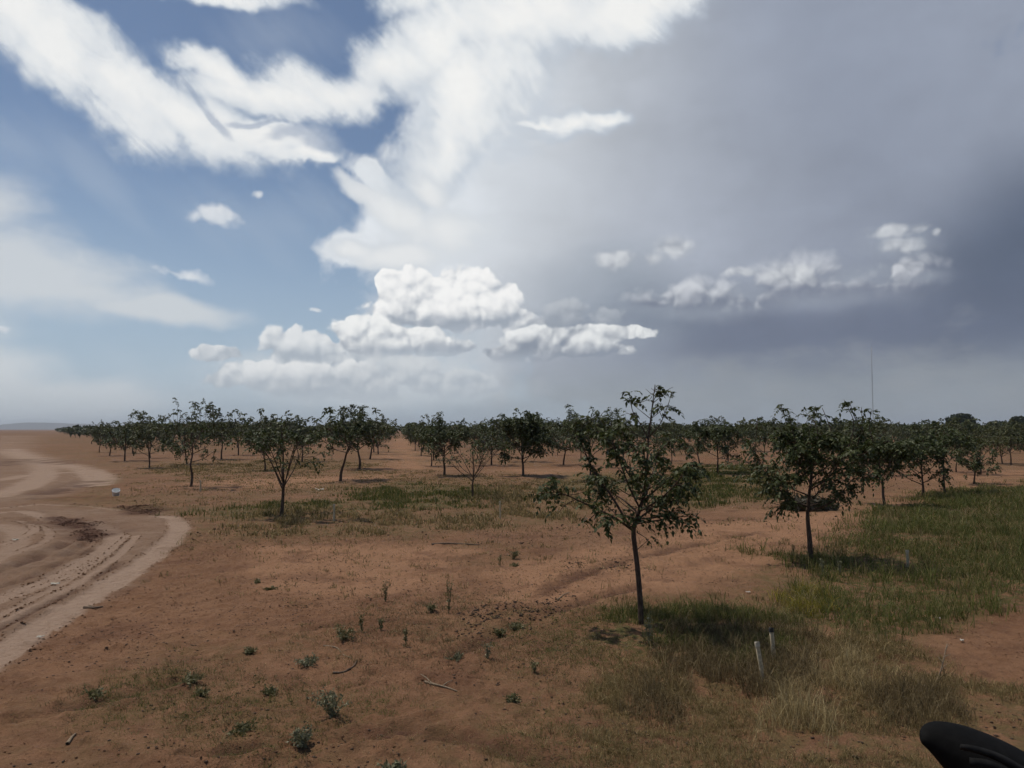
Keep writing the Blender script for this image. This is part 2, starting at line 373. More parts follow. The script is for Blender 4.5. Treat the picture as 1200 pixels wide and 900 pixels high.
def lane_mask(X, Y):
    r = np.zeros(np.shape(X))
    for pts, w, k in LANES:
        xs = [q[0] for q in pts]; ys = [q[1] for q in pts]
        m = (X > min(xs)-4) & (X < max(xs)+4) & (Y > min(ys)-4) & (Y < max(ys)+4)
        if not m.any(): continue
        d, _ = seg_dist(X[m], Y[m], pts)
        d = d + (fbm(X[m], Y[m], 2.2, 3, 5)-0.5)*w*0.7
        r[m] = np.maximum(r[m], k*(1-sstep(d, w*0.75, w*1.15)))
    return r
def rut_fields(X, Y):
    z = np.zeros(np.shape(X)); dark = np.zeros(np.shape(X))
    for pts, w, dep in RUTS:
        xs = [q[0] for q in pts]; ys = [q[1] for q in pts]; b = 5*w+0.5
        m = (X > min(xs)-b) & (X < max(xs)+b) & (Y > min(ys)-b) & (Y < max(ys)+b)
        if not m.any(): continue
        d, t = seg_dist(X[m], Y[m], pts)
        d = d + (fbm(X[m], Y[m], 3.0, 3, 8)-0.5)*w*1.2
        e = sstep(t, 0.0, 0.12)*(1-sstep(t, 0.88, 1.0))
        z[m] += e*dep*(-np.exp(-(d/w)**2) + 0.75*np.exp(-((d-2.0*w)/(0.8*w))**2))
        dark[m] = np.maximum(dark[m], e*np.exp(-(d/(w*1.25))**2)*sstep(fbm(X[m], Y[m], 1.3, 3, 12), .30, .55))
    return z, dark
def ground_h(X, Y):
    X = np.asarray(X, float); Y = np.asarray(Y, float)
    near = 1-sstep(np.hypot(X, Y), 25, 60)
    z = (fbm(X, Y, 0.22, 3, 1)-0.5)*0.16*near
    z += (fbm(X, Y, 1.6, 4, 2)-0.5)*0.050*near
    rough = 1-0.55*np.maximum(road_mask(X, Y), 0)
    nn = 1-sstep(np.hypot(X, Y), 14, 30)
    z += (fbm(X, Y, 6.0, 3, 4)-0.5)*0.042*nn*rough
    lump = np.clip(fbm(X, Y, 9.0, 2, 6)-0.62, 0, 1)
    z += lump*0.12*nn*rough
    dm = mask_of(DAMP, X, Y, 0.15, 0.25, 31)
    z += dm*np.clip(fbm(X, Y, 5.0, 3, 9)-0.45, 0, 1)*0.16
    rz, _ = rut_fields(X, Y); z += rz
    z -= lane_mask(X, Y)*0.020
    return z
def gz(x, y): return float(ground_h(np.array([x]), np.array([y]))[0])

# ------------------------------------------------------------------ materials
def mat(name):
    m = bpy.data.materials.new(name); m.use_nodes = True
    t = m.node_tree; return m, t, t.nodes['Principled BSDF']
def nd(t, typ, **kw):
    n = t.nodes.new(typ)
    for k, v in kw.items(): setattr(n, k, v)
    return n
def tex(t, vec, scale, detail=4, rough=0.55):
    n = nd(t, 'ShaderNodeTexNoise'); t.links.new(vec, n.inputs['Vector'])
    n.inputs['Scale'].default_value = scale; n.inputs['Detail'].default_value = detail; n.inputs['Roughness'].default_value = rough
    return n.outputs['Fac']
def tramp(t, x, a, b, lo=0.0, hi=1.0):
    n = nd(t, 'ShaderNodeMapRange', interpolation_type='SMOOTHSTEP'); t.links.new(x, n.inputs[0])
    for i, v in enumerate((a, b, lo, hi)): n.inputs[i+1].default_value = v
    return n.outputs[0]
def tmix(t, f, a, b, blend='MIX'):
    n = nd(t, 'ShaderNodeMix', data_type='RGBA', blend_type=blend)
    for i, v in ((0, f), (6, a), (7, b)):
        if isinstance(v, (int, float)): n.inputs[i].default_value = v
        elif isinstance(v, tuple): n.inputs[i].default_value = (*v, 1)
        else: t.links.new(v, n.inputs[i])
    return n.outputs[2]
def tmath(t, op, a, b, clamp=False):
    n = nd(t, 'ShaderNodeMath', operation=op, use_clamp=clamp)
    for i, v in ((0, a), (1, b)):
        if isinstance(v, (int, float)): n.inputs[i].default_value = v
        else: t.links.new(v, n.inputs[i])
    return n.outputs[0]

SOIL_K = 1.17
def sc3(c3, k=SOIL_K): return (c3[0]*1.28, c3[1]*1.20, c3[2]*1.02)
def soil_material():
    m, t, p = mat('red_soil')
    pos = nd(t, 'ShaderNodeNewGeometry').outputs['Position']
    at = lambda nme: nd(t, 'ShaderNodeAttribute', attribute_name=nme).outputs['Fac']
    n1 = tex(t, pos, 0.35, 5); n2 = tex(t, pos, 2.6, 6, 0.62); n3 = tex(t, pos, 14.0, 5, 0.65); n4 = tex(t, pos, 60.0, 4, 0.7)
    nb = tex(t, pos, 0.045, 4)
    col = tmix(t, tramp(t, n1, 0.3, 0.7), sc3((0.150, 0.080, 0.050)), sc3((0.185, 0.104, 0.067)))
    col = tmix(t, tramp(t, n2, 0.42, 0.70, 0, 0.75), col, sc3((0.108, 0.056, 0.035)))
    col = tmix(t, tramp(t, nb, 0.35, 0.7, 0, 0.5), col, sc3((0.150, 0.095, 0.064)))
    # pale dusty films and fine grit
    col = tmix(t, tramp(t, n3, 0.48, 0.72, 0, 0.45), col, sc3((0.215, 0.130, 0.086)))
    col = tmix(t, tramp(t, n4, 0.50, 0.68, 0, 0.60), col, sc3((0.080, 0.044, 0.029)))
    nm = tex(t, pos, 6.5, 6, 0.72)
    col = tmix(t, tramp(t, nm, 0.52, 0.68, 0, 0.60), col, sc3((0.088, 0.050, 0.033)))
    col = tmix(t, tmath(t, 'MULTIPLY', at('sand'), tramp(t, n2, 0.25, 0.65, 0.45, 0.95)), col, sc3((0.235, 0.135, 0.088)))
    road = tmix(t, tramp(t, n2, 0.35, 0.65), (0.195, 0.123, 0.079), (0.248, 0.166, 0.115))
    road = tmix(t, tramp(t, n4, 0.5, 0.75, 0, 0.30), road, (0.120, 0.070, 0.047))
    road = tmix(t, tramp(t, nm, 0.52, 0.70, 0, 0.45), road, (0.115, 0.064, 0.041))
    col = tmix(t, tmath(t, 'MULTIPLY', at('road'), tramp(t, n1, 0.35, 0.65, 0.60, 0.92)), col, road)
    col = tmix(t, tmath(t, 'MULTIPLY', at('lane'), tramp(t, n3, 0.3, 0.6, 0.55, 1.0)), col, (0.325, 0.226, 0.162))
    col = tmix(t, tmath(t, 'MULTIPLY', at('damp'), tramp(t, n3, 0.3, 0.6, 0.55, 1.0)), col, (0.075, 0.036, 0.023))
    nr = tex(t, pos, 0.9, 6, 0.6)
    col = tmix(t, tmath(t, 'MULTIPLY', tramp(t, nr, 0.50, 0.66, 0, 0.50), tmath(t, 'SUBTRACT', 1.0, at('road'), True)), col, (0.110, 0.052, 0.031))
    # low growth seen as colour where it is too small to model
    gsp = tramp(t, tex(t, pos, 5.0, 6, 0.7), 0.38, 0.60)
    col = tmix(t, tmath(t, 'MULTIPLY', at('dry'), tmath(t, 'MULTIPLY', gsp, 0.85)), col, (0.125, 0.088, 0.038))
    col = tmix(t, tmath(t, 'MULTIPLY', at('green'), tmath(t, 'MULTIPLY', gsp, 0.95)), col, (0.070, 0.068, 0.022))
    t.links.new(col, p.inputs['Base Color'])
    p.inputs['Roughness'].default_value = 0.95; p.inputs['Specular IOR Level'].default_value = 0.12
    h = tmath(t, 'ADD', tmath(t, 'MULTIPLY', n3, 0.6), tmath(t, 'MULTIPLY', n4, 0.28))
    h = tmath(t, 'ADD', h, tmath(t, 'MULTIPLY', n2, 0.9))
    b = nd(t, 'ShaderNodeBump'); b.inputs['Strength'].default_value = 0.9; b.inputs['Distance'].default_value = 0.06
    t.links.new(h, b.inputs['Height']); t.links.new(b.outputs[0], p.inputs['Normal'])
    return m
M_SOIL = soil_material()

# ------------------------------------------------------------------ the ground, one graded sheet cut into ground and road
def graded():
    xs = [0.0]
    while xs[-1] < 6000:
        x = xs[-1]; xs.append(x + (0.036 if x < 5 else 0.036+0.0085*(x-5) if x < 60 else 0.06*x))
    xs = np.array(xs); xs = np.concatenate([-xs[:0:-1], xs])
    ys = [4.6]
    while ys[-1] < 9000: ys.append(ys[-1] + (0.0055*ys[-1] if ys[-1] < 45 else 0.025*ys[-1] if ys[-1] < 400 else 0.1*ys[-1]))
    back = [4.4, 4.0, 3.4, 2.6, 1.5, 0, -2, -5, -10, -20, -40, -80, -160, -400, -1000, -3000, -6000]
    return xs, np.array(back[::-1]+ys)
gxs, gys = graded()
GX, GY = np.meshgrid(gxs, gys); nx, ny = len(gxs), len(gys)
fX, fY = GX.ravel(), GY.ravel()
fZ = np.zeros(fX.size); att = {k: np.zeros(fX.size, np.float32) for k in ('road', 'lane', 'damp', 'sand', 'green', 'dry')}
inr = (np.hypot(fX, fY) < 420) & (fY > 2) & (np.abs(fX) < fY*1.2+4)
X, Y = fX[inr], fY[inr]
fZ[inr] = ground_h(X, Y)
rz_, rdark = rut_fields(X, Y)
rm = road_mask(X, Y)
att['road'][inr] = rm; att['lane'][inr] = lane_mask(X, Y)
att['damp'][inr] = np.maximum(mask_of(DAMP, X, Y, 0.15, 0.25, 31), rdark*0.85)
att['sand'][inr] = mask_of(SAND, X, Y, 0.6, 0.7, 7)
att['green'][inr] = mask_of(GREEN, X, Y, 0.5, 0.6, 13)
att['dry'][inr] = np.maximum(mask_of(DRYG, X, Y, 0.6, 0.8, 17), 0.55*mask_of(FAINT, X, Y, 1.6, 2.4, 19))
# thin withered cover all over the unplanted soil, torn by bare patches
thin = sstep(fbm(fX, fY, 0.16, 4, 61), 0.42, 0.62)*sstep(fbm(fX, fY, 1.1, 4, 62), 0.35, 0.62)*sstep(fY, 11, 19)*(1-np.clip(att['road']*1.5, 0, 1))*(1-0.8*att['sand'])*(np.hypot(fX, fY) < 60)
att['dry'] = np.maximum(att['dry'], 0.9*thin.astype(np.float32))
scrub = sstep(fbm(fX, fY, 0.07, 4, 71), 0.44, 0.62)*sstep(fbm(fX, fY, 0.5, 3, 72), 0.30, 0.60)*(fY > 24)*(np.hypot(fX, fY) < 900)*(1-np.clip(att['road']*1.6, 0, 1))
att['dry'] = np.maximum(att['dry'], 0.8*scrub.astype(np.float32))
# beyond the modelled growth the floor between the far rows alternates dull grass and bare soil
far = sstep(np.hypot(fX, fY), 42, 60)*(1-np.clip(att['road']*2, 0, 1))
row = (fX + 0.15*fY + 2.9)/5.8
att['dry'] = np.maximum(att['dry'], (far*(0.20+0.55*(np.abs(row-np.round(row)) < 0.24))*sstep(fbm(fX, fY, 0.06, 3, 41), 0.3, 0.6)*((np.abs(fX) < 3000))).astype(np.float32))
idx = np.arange(nx*ny).reshape(ny, nx)
quads = np.stack([idx[:-1, :-1], idx[:-1, 1:], idx[1:, 1:], idx[1:, :-1]], -1).reshape(-1, 4)
def mesh_np(name, co, faces, material, attrs=None, smooth=False):
    """faces: (n,k) array of equal polygons"""
    me = bpy.data.meshes.new(name); k = faces.shape[1]
    me.vertices.add(len(co)); me.vertices.foreach_set('co', np.ascontiguousarray(co, np.float32).ravel())
    me.loops.add(faces.size); me.loops.foreach_set('vertex_index', np.ascontiguousarray(faces, np.int32).ravel())
    me.polygons.add(len(faces)); me.polygons.foreach_set('loop_start', np.arange(0, faces.size, k, dtype=np.int32))
    if attrs:
        for a_, v in attrs.items():
            at = me.attributes.new(a_, 'FLOAT', 'POINT'); at.data.foreach_set('value', np.ascontiguousarray(v, np.float32))
    if smooth: me.polygons.foreach_set('use_smooth', np.ones(len(faces), bool))
    me.materials.append(material); me.update(calc_edges=True); me.validate()
    return me
def put(name, me, parent=None, loc=(0, 0, 0)):
    o = bpy.data.objects.new(name, me); COL.objects.link(o); o.location = loc
    if parent: o.parent = parent
    return o
def sheet(name, qs):
    u, inv = np.unique(qs, return_inverse=True)
    me = mesh_np(name, np.stack([fX[u], fY[u], fZ[u]], -1), inv.reshape(-1, 4), M_SOIL, {k: v[u] for k, v in att.items()}, True)
    o = put(name, me); o['kind'] = 'structure'; return o
onroad = att['road'][quads].mean(1) > 0.5
sheet('ground', quads[~onroad]); sheet('dirt_road', quads[onroad])

# low hills on the horizon at the far left
m, t, p = mat('hill_scrub'); p.inputs['Base Color'].default_value = (0.10, 0.085, 0.07, 1); p.inputs['Roughness'].default_value = 1
M_HILL = m
def ridge(x0, x1, dist, peaks, seed):
    n, kd = 160, 12; co = []
    for j in range(kd):
        v = j/(kd-1)
        for i in range(n):
            u = i/(n-1); xx = x0+(x1-x0)*u
            hgt = sum(a_*math.exp(-((xx-c_)/w)**2) for c_, w, a_ in peaks)
            hgt *= 0.85+0.3*float(fbm(np.array([xx]), np.array([v*900.0]), 0.004, 3, seed)[0])
            co.append((xx, dist+v*1600, hgt*math.sin(math.pi*min(1, v*1.0))-2))
    ii = np.arange(n*kd).reshape(kd, n)
    q = np.stack([ii[:-1, :-1], ii[:-1, 1:], ii[1:, 1:], ii[1:, :-1]], -1).reshape(-1, 4)
    o = put('hills', mesh_np('hills', np.array(co), q, M_HILL, None, True)); o['kind'] = 'structure'
ridge(-7500, -2000, 6000, [(-4130, 230, 52), (-4560, 330, 34), (-3750, 300, 44), (-5600, 500, 40), (-3000, 400, 36)], 4)

# ------------------------------------------------------------------ trees
def leaf_mat(name, dark, light, gray):
    m, t, p = mat(name)
    g = nd(t, 'ShaderNodeNewGeometry'); r = g.outputs['Random Per Island']
    col = tmix(t, tramp(t, r, 0.0, 1.0), dark, light)
    col = tmix(t, tramp(t, r, 0.82, 0.95), col, gray)
    t.links.new(col, p.inputs['Base Color']); p.inputs['Roughness'].default_value = 0.55
    p.inputs['Specular IOR Level'].default_value = 0.22
    tr = nd(t, 'ShaderNodeBsdfTranslucent'); t.links.new(tmix(t, 0.5, col, (0.05, 0.07, 0.012)), tr.inputs['Color'])
    mx = nd(t, 'ShaderNodeMixShader'); mx.inputs[0].default_value = 0.22
    t.links.new(p.outputs[0], mx.inputs[1]); t.links.new(tr.outputs[0], mx.inputs[2])
    t.links.new(mx.outputs[0], t.nodes['Material Output'].inputs['Surface'])
    return m
M_LEAF = leaf_mat('tree_leaf', (0.036, 0.046, 0.015), (0.076, 0.090, 0.029), (0.135, 0.142, 0.068))
M_LEAF2 = leaf_mat('tree_leaf_dull', (0.046, 0.054, 0.024), (0.088, 0.096, 0.042), (0.13, 0.13, 0.075))
M_LEAF3 = leaf_mat('broad_tree_leaf', (0.026, 0.036, 0.021), (0.050, 0.062, 0.032), (0.075, 0.085, 0.055))
M_LEAF4 = leaf_mat('tree_leaf_olive', (0.052, 0.058, 0.020), (0.110, 0.112, 0.042), (0.16, 0.155, 0.08))
def bark_mat():
    m, t, p = mat('bark'); pos = nd(t, 'ShaderNodeTexCoord').outputs['Object']
    mp = nd(t, 'ShaderNodeMapping'); mp.inputs['Scale'].default_value = (1, 1, 0.25); t.links.new(pos, mp.inputs['Vector'])
    n_ = tex(t, mp.outputs[0], 38, 5, 0.65)
    col = tmix(t, tramp(t, n_, 0.35, 0.68), (0.048, 0.031, 0.022), (0.115, 0.078, 0.056))
    t.links.new(col, p.inputs['Base Color']); p.inputs['Roughness'].default_value = 0.9; p.inputs['Specular IOR Level'].default_value = 0.2
    b = nd(t, 'ShaderNodeBump'); b.inputs['Strength'].default_value = 0.6; b.inputs['Distance'].default_value = 0.02
    t.links.new(n_, b.inputs['Height']); t.links.new(b.outputs[0], p.inputs['Normal'])
    return m
M_BARK = bark_mat()

class Tubes:
    """tapering tubes gathered into one mesh (quads)"""
    def __init__(s): s.co = []; s.q = []; s.n = 0
    def add(s, pts, radii, sides=6):
        pts = np.asarray(pts, float); k = len(pts)
        tan = np.gradient(pts, axis=0); tan /= np.linalg.norm(tan, axis=1)[:, None]+1e-9
        ref = np.array([0.31, 0.95, 0.05]) if abs(tan[0][2]) > 0.7 else np.array([0, 0, 1.0])
        a = np.cross(tan, ref); a /= np.linalg.norm(a, axis=1)[:, None]+1e-9; b = np.cross(tan, a)
        th = np.linspace(0, 2*math.pi, sides, endpoint=False)
        ring = (a[:, None]*np.cos(th)[None, :, None]+b[:, None]*np.sin(th)[None, :, None])*np.asarray(radii)[:, None, None]+pts[:, None]
        s.co.append(ring.reshape(-1, 3))
        i = np.arange(k*sides).reshape(k, sides); j = np.roll(i, -1, 1)
        s.q.append(np.stack([i[:-1], j[:-1], j[1:], i[1:]], -1).reshape(-1, 4)+s.n)
        tip = i[-1]; s.q.append(np.array([[tip[0], tip[1], tip[sides//2], tip[-1]]])+s.n)
        s.n += k*sides
    def mesh(s, name, m): return mesh_np(name, np.concatenate(s.co), np.concatenate(s.q), m, None, True)

def curve(p, n):
    """Catmull-Rom resample of control points"""
    p = np.asarray(p, float); p = np.vstack([2*p[0]-p[1], p, 2*p[-1]-p[-2]]); out = []
    m = len(p)-3
    for t in np.linspace(0, m-1e-6, n):
        i = int(t); f = t-i; p0, p1, p2, p3 = p[i], p[i+1], p[i+2], p[i+3]
        out.append(0.5*((2*p1)+(-p0+p2)*f+(2*p0-5*p1+4*p2-p3)*f*f+(-p0+3*p1-3*p2+p3)*f**3))
    return np.array(out)

def leaves_mesh(name, tips, R, m, leaf=0.26, per=6, leaflets=9, lw=0.032, ll=0.085, droop=0.55):
    """compound leaves (pairs of leaflets on a drooping stalk) fanned round every shoot tip"""
    P0, D = [], []
    for (p, d, w) in tips:
        n = max(1, int(round(per*w*R.uniform(0.7, 1.3))))
        for i in range(n):
            v = np.array([R.gauss(0, 1), R.gauss(0, 1), R.gauss(0.15, 0.75)]); v /= np.linalg.norm(v)+1e-9
            v = v*0.85+np.asarray(d)*0.55; v /= np.linalg.norm(v)+1e-9
            P0.append(np.asarray(p)-np.asarray(d)*R.uniform(0, 0.20)); D.append(v)
    P0 = np.array(P0); D = np.array(D); N = len(P0); r = np.random.default_rng(R.randrange(1 << 30))
    L = leaf*r.uniform(0.65, 1.2, N)
    up = np.array([0, 0, 1.0])
    side = np.cross(D, up)+r.normal(0, 0.25, (N, 3)); side /= np.linalg.norm(side, axis=1)[:, None]+1e-9
    k = leaflets
    tt = np.array([(i//2+1)/(k//2+1) if i < k-1 else 1.0 for i in range(k)]); sg = np.array([1 if i % 2 == 0 else -1 for i in range(k)]); sg = sg.astype(float); sg[-1] = 0
    rach = P0[:, None]+D[:, None]*(L[:, None]*tt)[..., None]; rach[..., 2] -= droop*L[:, None]*tt**2
    tang = D[:, None]*np.ones((1, k, 1)); tang = tang.copy(); tang[..., 2] -= 2*droop*tt*0.6
    dirn = tang*0.55+side[:, None]*sg[None, :, None]; dirn[..., 2] -= 0.35; dirn += r.normal(0, 0.22, dirn.shape)
    dirn /= np.linalg.norm(dirn, axis=2)[..., None]+1e-9
    wid = np.cross(dirn, up+r.normal(0, 0.45, dirn.shape)); wid /= np.linalg.norm(wid, axis=2)[..., None]+1e-9
    nl = ll*r.uniform(0.7, 1.25, (N, k))*(L/leaf)[:, None]; nw = lw*r.uniform(0.8, 1.2, (N, k))
    a = rach; c_ = rach+dirn*nl[..., None]; c_[..., 2] -= nl*0.18
    mid = rach+dirn*(nl*0.45)[..., None]
    b = mid+wid*nw[..., None]; d = mid-wid*nw[..., None]
    co = np.stack([a, b, c_, d], 2).reshape(-1, 3)
    return mesh_np(name, co, np.arange(len(co)).reshape(-1, 4), m)

def grow(seed, H, Rw, fork, nscaf=8, tilt=(40, 62), sec=5, vase=False, lead=1.0, trunk_r=0.05, lean=(0, 0), low=0.35, tips_keep=1.0, sub=2, bare=0.0, shoot=0.84, nshoot=7):
    """a young orchard tree: straight trunk to the fork, leader and rising scaffold limbs, shoots ending in leaf tufts"""
    R = random.Random(seed); trunk, limbs, tips = Tubes(), Tubes(), []
    H0 = H; H = H*shoot
    ax = [np.array([0, 0, -0.06])]; top = H*lead
    for i in range(1, 7):
        f = i/6; ax.append(np.array([lean[0]*f+R.gauss(0, 0.012*H), lean[1]*f+R.gauss(0, 0.012*H), top*f]))
    axc = curve(ax, 25); zf = axc[:, 2]/top
    rad = trunk_r*(1-0.86*np.clip(zf, 0, 1)**0.8); rad[0] *= 1.35
    nt_ = int(np.searchsorted(axc[:, 2], fork))+1
    trunk.add(axc[:nt_+1], rad[:nt_+1], 9)
    limbs.add(axc[nt_:], rad[nt_:], 6)
    tips.append((axc[-1], np.array([0, 0, 1.0]), 1.0)); 
    for q in range(3): tips.append((axc[-3-q], np.array([R.gauss(0, .6), R.gauss(0, .6), .4]), 0.7))
    az0 = R.uniform(0, 6.28)
    for i in range(nscaf):
        f = i/max(1, nscaf-1)
        z = fork+(top*0.80-fork)*(f**1.1)*(0.14 if vase else 1.0)
        j = int(np.clip(np.searchsorted(axc[:, 2], z), 1, 23)); o = axc[j]
        a = az0+i*2.4+R.gauss(0, 0.25); te = math.radians(R.uniform(*tilt))*(1 if vase else (1-0.35*f))
        prof = (0.70+0.45*math.sin(math.pi*min(1, 0.25+f*0.75))) if not vase else 1.0
        Ln = (Rw/max(0.35, math.sin(te)))*prof*R.uniform(0.78, 1.12)*(1-0.30*f if not vase else 1)
        d0 = np.array([math.cos(a)*math.sin(te), math.sin(a)*math.sin(te), math.cos(te)])
        p1 = o+d0*Ln*0.5+np.array([0, 0, -0.05*Ln]); p2 = o+d0*Ln+np.array([0, 0, R.uniform(0.0, 0.22)*Ln])
        if p2[2] > H: p2[2] = H*R.uniform(0.93, 1.0)
        br = curve([o, p1, p2], 9); r0 = max(0.010, rad[j]*0.55)
        limbs.add(br, np.linspace(r0, 0.005, 9), 5)
        tips.append((br[-1], br[-1]-br[-2], 1.0))
        for s_ in range(sec):
            t = R.uniform(low, 0.97); kq = int(t*8); o2 = br[kq]
            dd = d0+np.array([R.gauss(0, 0.75), R.gauss(0, 0.75), R.gauss(0.22, 0.5)]); dd /= np.linalg.norm(dd)+1e-9
            l2 = Ln*R.uniform(0.22, 0.50)
            e2 = o2+dd*l2+np.array([0, 0, 0.06*l2])
            if e2[2] > H*1.0: e2[2] = H*R.uniform(0.9, 1.0)
            b2 = curve([o2, (o2+e2)/2+np.array([R.gauss(0, .04), R.gauss(0, .04), -.03])*l2*3, e2], 5)
            limbs.add(b2, np.linspace(0.008, 0.003, 5), 4)
            if R.random() < tips_keep: tips.append((b2[-1], dd, R.uniform(0.7, 1.2)))
            for _ in range(sub):
                if R.random() < 0.55:
                    d3 = dd+np.array([R.gauss(0, .8), R.gauss(0, .8), R.gauss(0, .6)]); d3 /= np.linalg.norm(d3)+1e-9
                    o3 = b2[R.randrange(1, 4)]; e3 = o3+d3*l2*R.uniform(0.3, 0.6)
                    limbs.add(np.array([o3, (o3+e3)/2, e3]), [0.005, 0.004, 0.002], 3)
                    if R.random() < tips_keep: tips.append((e3, d3, R.uniform(0.5, 1.0)))
    body = [q for q in tips if q[0][2] > H*0.62]
    for i in range(nshoot if body else 0):
        o4 = body[R.randrange(len(body))][0]; hh = R.uniform(.45, 1.0)*(H0-H)+max(0, H-o4[2])*R.uniform(.5, 1)
        e4 = o4+np.array([R.gauss(0, .16), R.gauss(0, .16), hh]); s4 = curve([o4, (o4+e4)/2+np.array([R.gauss(0, .05), R.gauss(0, .05), 0]), e4], 6)
        limbs.add(s4, np.linspace(.009, .004, 6), 4)
        tips.append((e4, np.array([0, 0, 1.0]), R.uniform(.9, 1.5)))
        for t in (2, 3, 4):
            if R.random() < .55: tips.append((s4[t], np.array([R.gauss(0, 1), R.gauss(0, 1), .3]), R.uniform(.25, .6)))
    if bare > 0: tips = [q for q in tips if q[0][2] > fork+(H-fork)*bare or R.random() < 0.25]
    return trunk, limbs, tips, R

def thing(name, label, cat, loc, group=None, rz=0.0, sc=1.0):
    o = bpy.data.objects.new(name, None); COL.objects.link(o); o.location = loc; o.rotation_euler = (0, 0, rz); o.scale = (sc, sc, sc)
    o.empty_display_size = 0.2; o['label'] = label; o['category'] = cat
    if group: o['group'] = group
    return o
def tag(o, label, cat, group=None):
    o['label'] = label; o['category'] = cat
    if group: o['group'] = group
    return o
GRP = 'young trees planted in orchard rows'
def build_tree(label, loc, parts, leafkw, rz=0.0, m=None, group=GRP):
    trunk, limbs, tips, R = parts
    o = thing('orchard_tree', label, 'tree', loc, group, rz)
    put('trunk', trunk.mesh('trunk', M_BARK), o)
    put('branches', limbs.mesh('branches', M_BARK), o)
    put('crown', leaves_mesh('crown', tips, R, m or M_LEAF, **leafkw), o)
    return o
def at(px, py): x, y = G(px, py); return (x, y, gz(x, y)-0.01)

# --- the nearest tree, limb by limb as it stands
def near_tree():
    bx, by = 748, 728; x0, d = G(bx, by); s_ = d/FPX; R = random.Random(5)
    def L(px, py, dy=0.0): return np.array([(px-bx)*s_, dy, (by-py)*s_])
    trunk, limbs, tips = Tubes(), Tubes(), []
    ld = curve([L(749, 734), L(748, 700), L(745, 660), L(741, 622), L(745, 606), L(753, 580), L(757, 548), L(760, 510), L(764, 478), L(768, 450)], 46)
    rad = np.interp(ld[:, 2], [0, 1.1, 1.9, 2.9], [0.036, 0.029, 0.015, 0.005]); rad[0] *= 1.25
    k = int(np.searchsorted(ld[:, 2], 1.13))
    trunk.add(ld[:k+1], rad[:k+1], 12); limbs.add(ld[k:], rad[k:], 8)
    B = [([(741, 620, 0), (718, 604, -.10), (690, 590, -.20), (655, 574, -.30), (640, 574, -.34)], .018, .45, 1.2),
         ([(737, 616, 0), (718, 582, .12), (702, 560, .22), (688, 530, .30), (682, 508, .34), (688, 490, .36)], .016, .30, 1.4),
         ([(749, 595, 0), (733, 565, -.15), (722, 535, -.2), (712, 508, -.25)], .013, .3, 1.4),
         ([(753, 580, 0), (735, 548, .3), (722, 520, .4), (700, 500, .55)], .012, .3, 1.0),
         ([(760, 515, 0), (752, 498, .05), (743, 482, .08), (741, 470, .1)], .008, .45, .7),
         ([(760, 512, 0), (770, 500, -.05), (776, 488, -.08), (781, 474, -.1)], .007, .6, .5),
         ([(745, 608, 0), (764, 596, .1), (790, 582, .18), (812, 574, .2)], .015, .3, 1.7),
         ([(752, 586, 0), (772, 566, -.15), (792, 552, -.25), (808, 548, -.3)], .014, .3, 1.7),
         ([(756, 556, 0), (772, 532, .1), (784, 520, .15), (796, 514, .2)], .011, .3, 1.0),
         ([(744, 612, 0), (764, 606, -.2), (782, 600, -.4), (800, 598, -.5)], .012, .35, 1.2),
         ([(748, 598, 0), (765, 580, -.4), (778, 560, -.7), (784, 545, -.85)], .013, .3, 1.2),
         ([(752, 584, 0), (748, 560, -.45), (744, 540, -.7), (740, 520, -.85)], .012, .3, 1.0),
         ([(750, 590, 0), (768, 570, .45), (778, 552, .75), (788, 540, .9)], .013, .3, 1.2),
         ([(747, 600, 0), (735, 588, .4), (715, 575, .7), (700, 562, .9)], .012, .35, 0.9),
         ([(757, 548, 0), (745, 525, .3), (735, 505, .4), (730, 490, .45)], .009, .35, 0.9),
         ([(743, 606, 0), (730, 600, -.3), (715, 596, -.5), (700, 600, -.6)], .010, .4, 1.0),
         ([(764, 480, 0), (768, 466, .04), (774, 458, .06)], .005, .5, .5)]
    for pts, r0, t0, w in B:
        br = curve([L(*q) for q in pts], 14); n = len(br); limbs.add(br, np.linspace(r0, .004, n), 6)
        ln = np.linalg.norm(np.diff(br, axis=0), axis=1).sum()
        tips.append((br[-1], br[-1]-br[-2], 1.0*w))
        for s2 in range(max(3, int(ln*9))):
            t = R.uniform(t0, .98); o2 = br[int(t*(n-1))]
            dd = (br[-1]-br[0])/ln*0.7+np.array([R.gauss(0, .7), R.gauss(0, .7), R.gauss(.05, .55)]); dd /= np.linalg.norm(dd)
            e2 = o2+dd*R.uniform(.10, .26); limbs.add(np.array([o2, (o2+e2)/2+(0, 0, -.01), e2]), [.005, .004, .002], 4)
            tips.append((e2, dd, R.uniform(.45, 1.0)*w))
    for px, py, w in ((768, 452, .6), (776, 462, .3), (744, 474, .5), (779, 478, .5), (740, 490, .7), (733, 500, .6), (757, 628, .25), (638, 580, .9), (652, 592, 1.0), (684, 606, 1.2), (676, 580, .4)):
        e = L(px, py, R.uniform(-.2, .1)); j = int(np.argmin(np.linalg.norm(ld-e, axis=1)))
        if px > 700: limbs.add(np.array([ld[max(0, j-2)], (ld[max(0, j-2)]+e)/2, e]), [.005, .004, .002], 4)
        tips.append((e, np.array([R.gauss(0, .4), R.gauss(0, .4), -.2]), w))
    for i in range(15):
        px = R.uniform(702, 806); py = R.uniform(548, 604)-(abs(px-752)*.12); e = L(px, py, R.uniform(-.6, .6)); j = int(np.argmin(np.linalg.norm(ld-e, axis=1)))
        st = ld[max(0, j-4)]; limbs.add(curve([st, st*.5+e*.5+np.array([0, 0, -.03]), e], 6), np.linspace(.007, .003, 6), 4); tips.append((e, (e-st)/np.linalg.norm(e-st), R.uniform(.7, 1.2)))
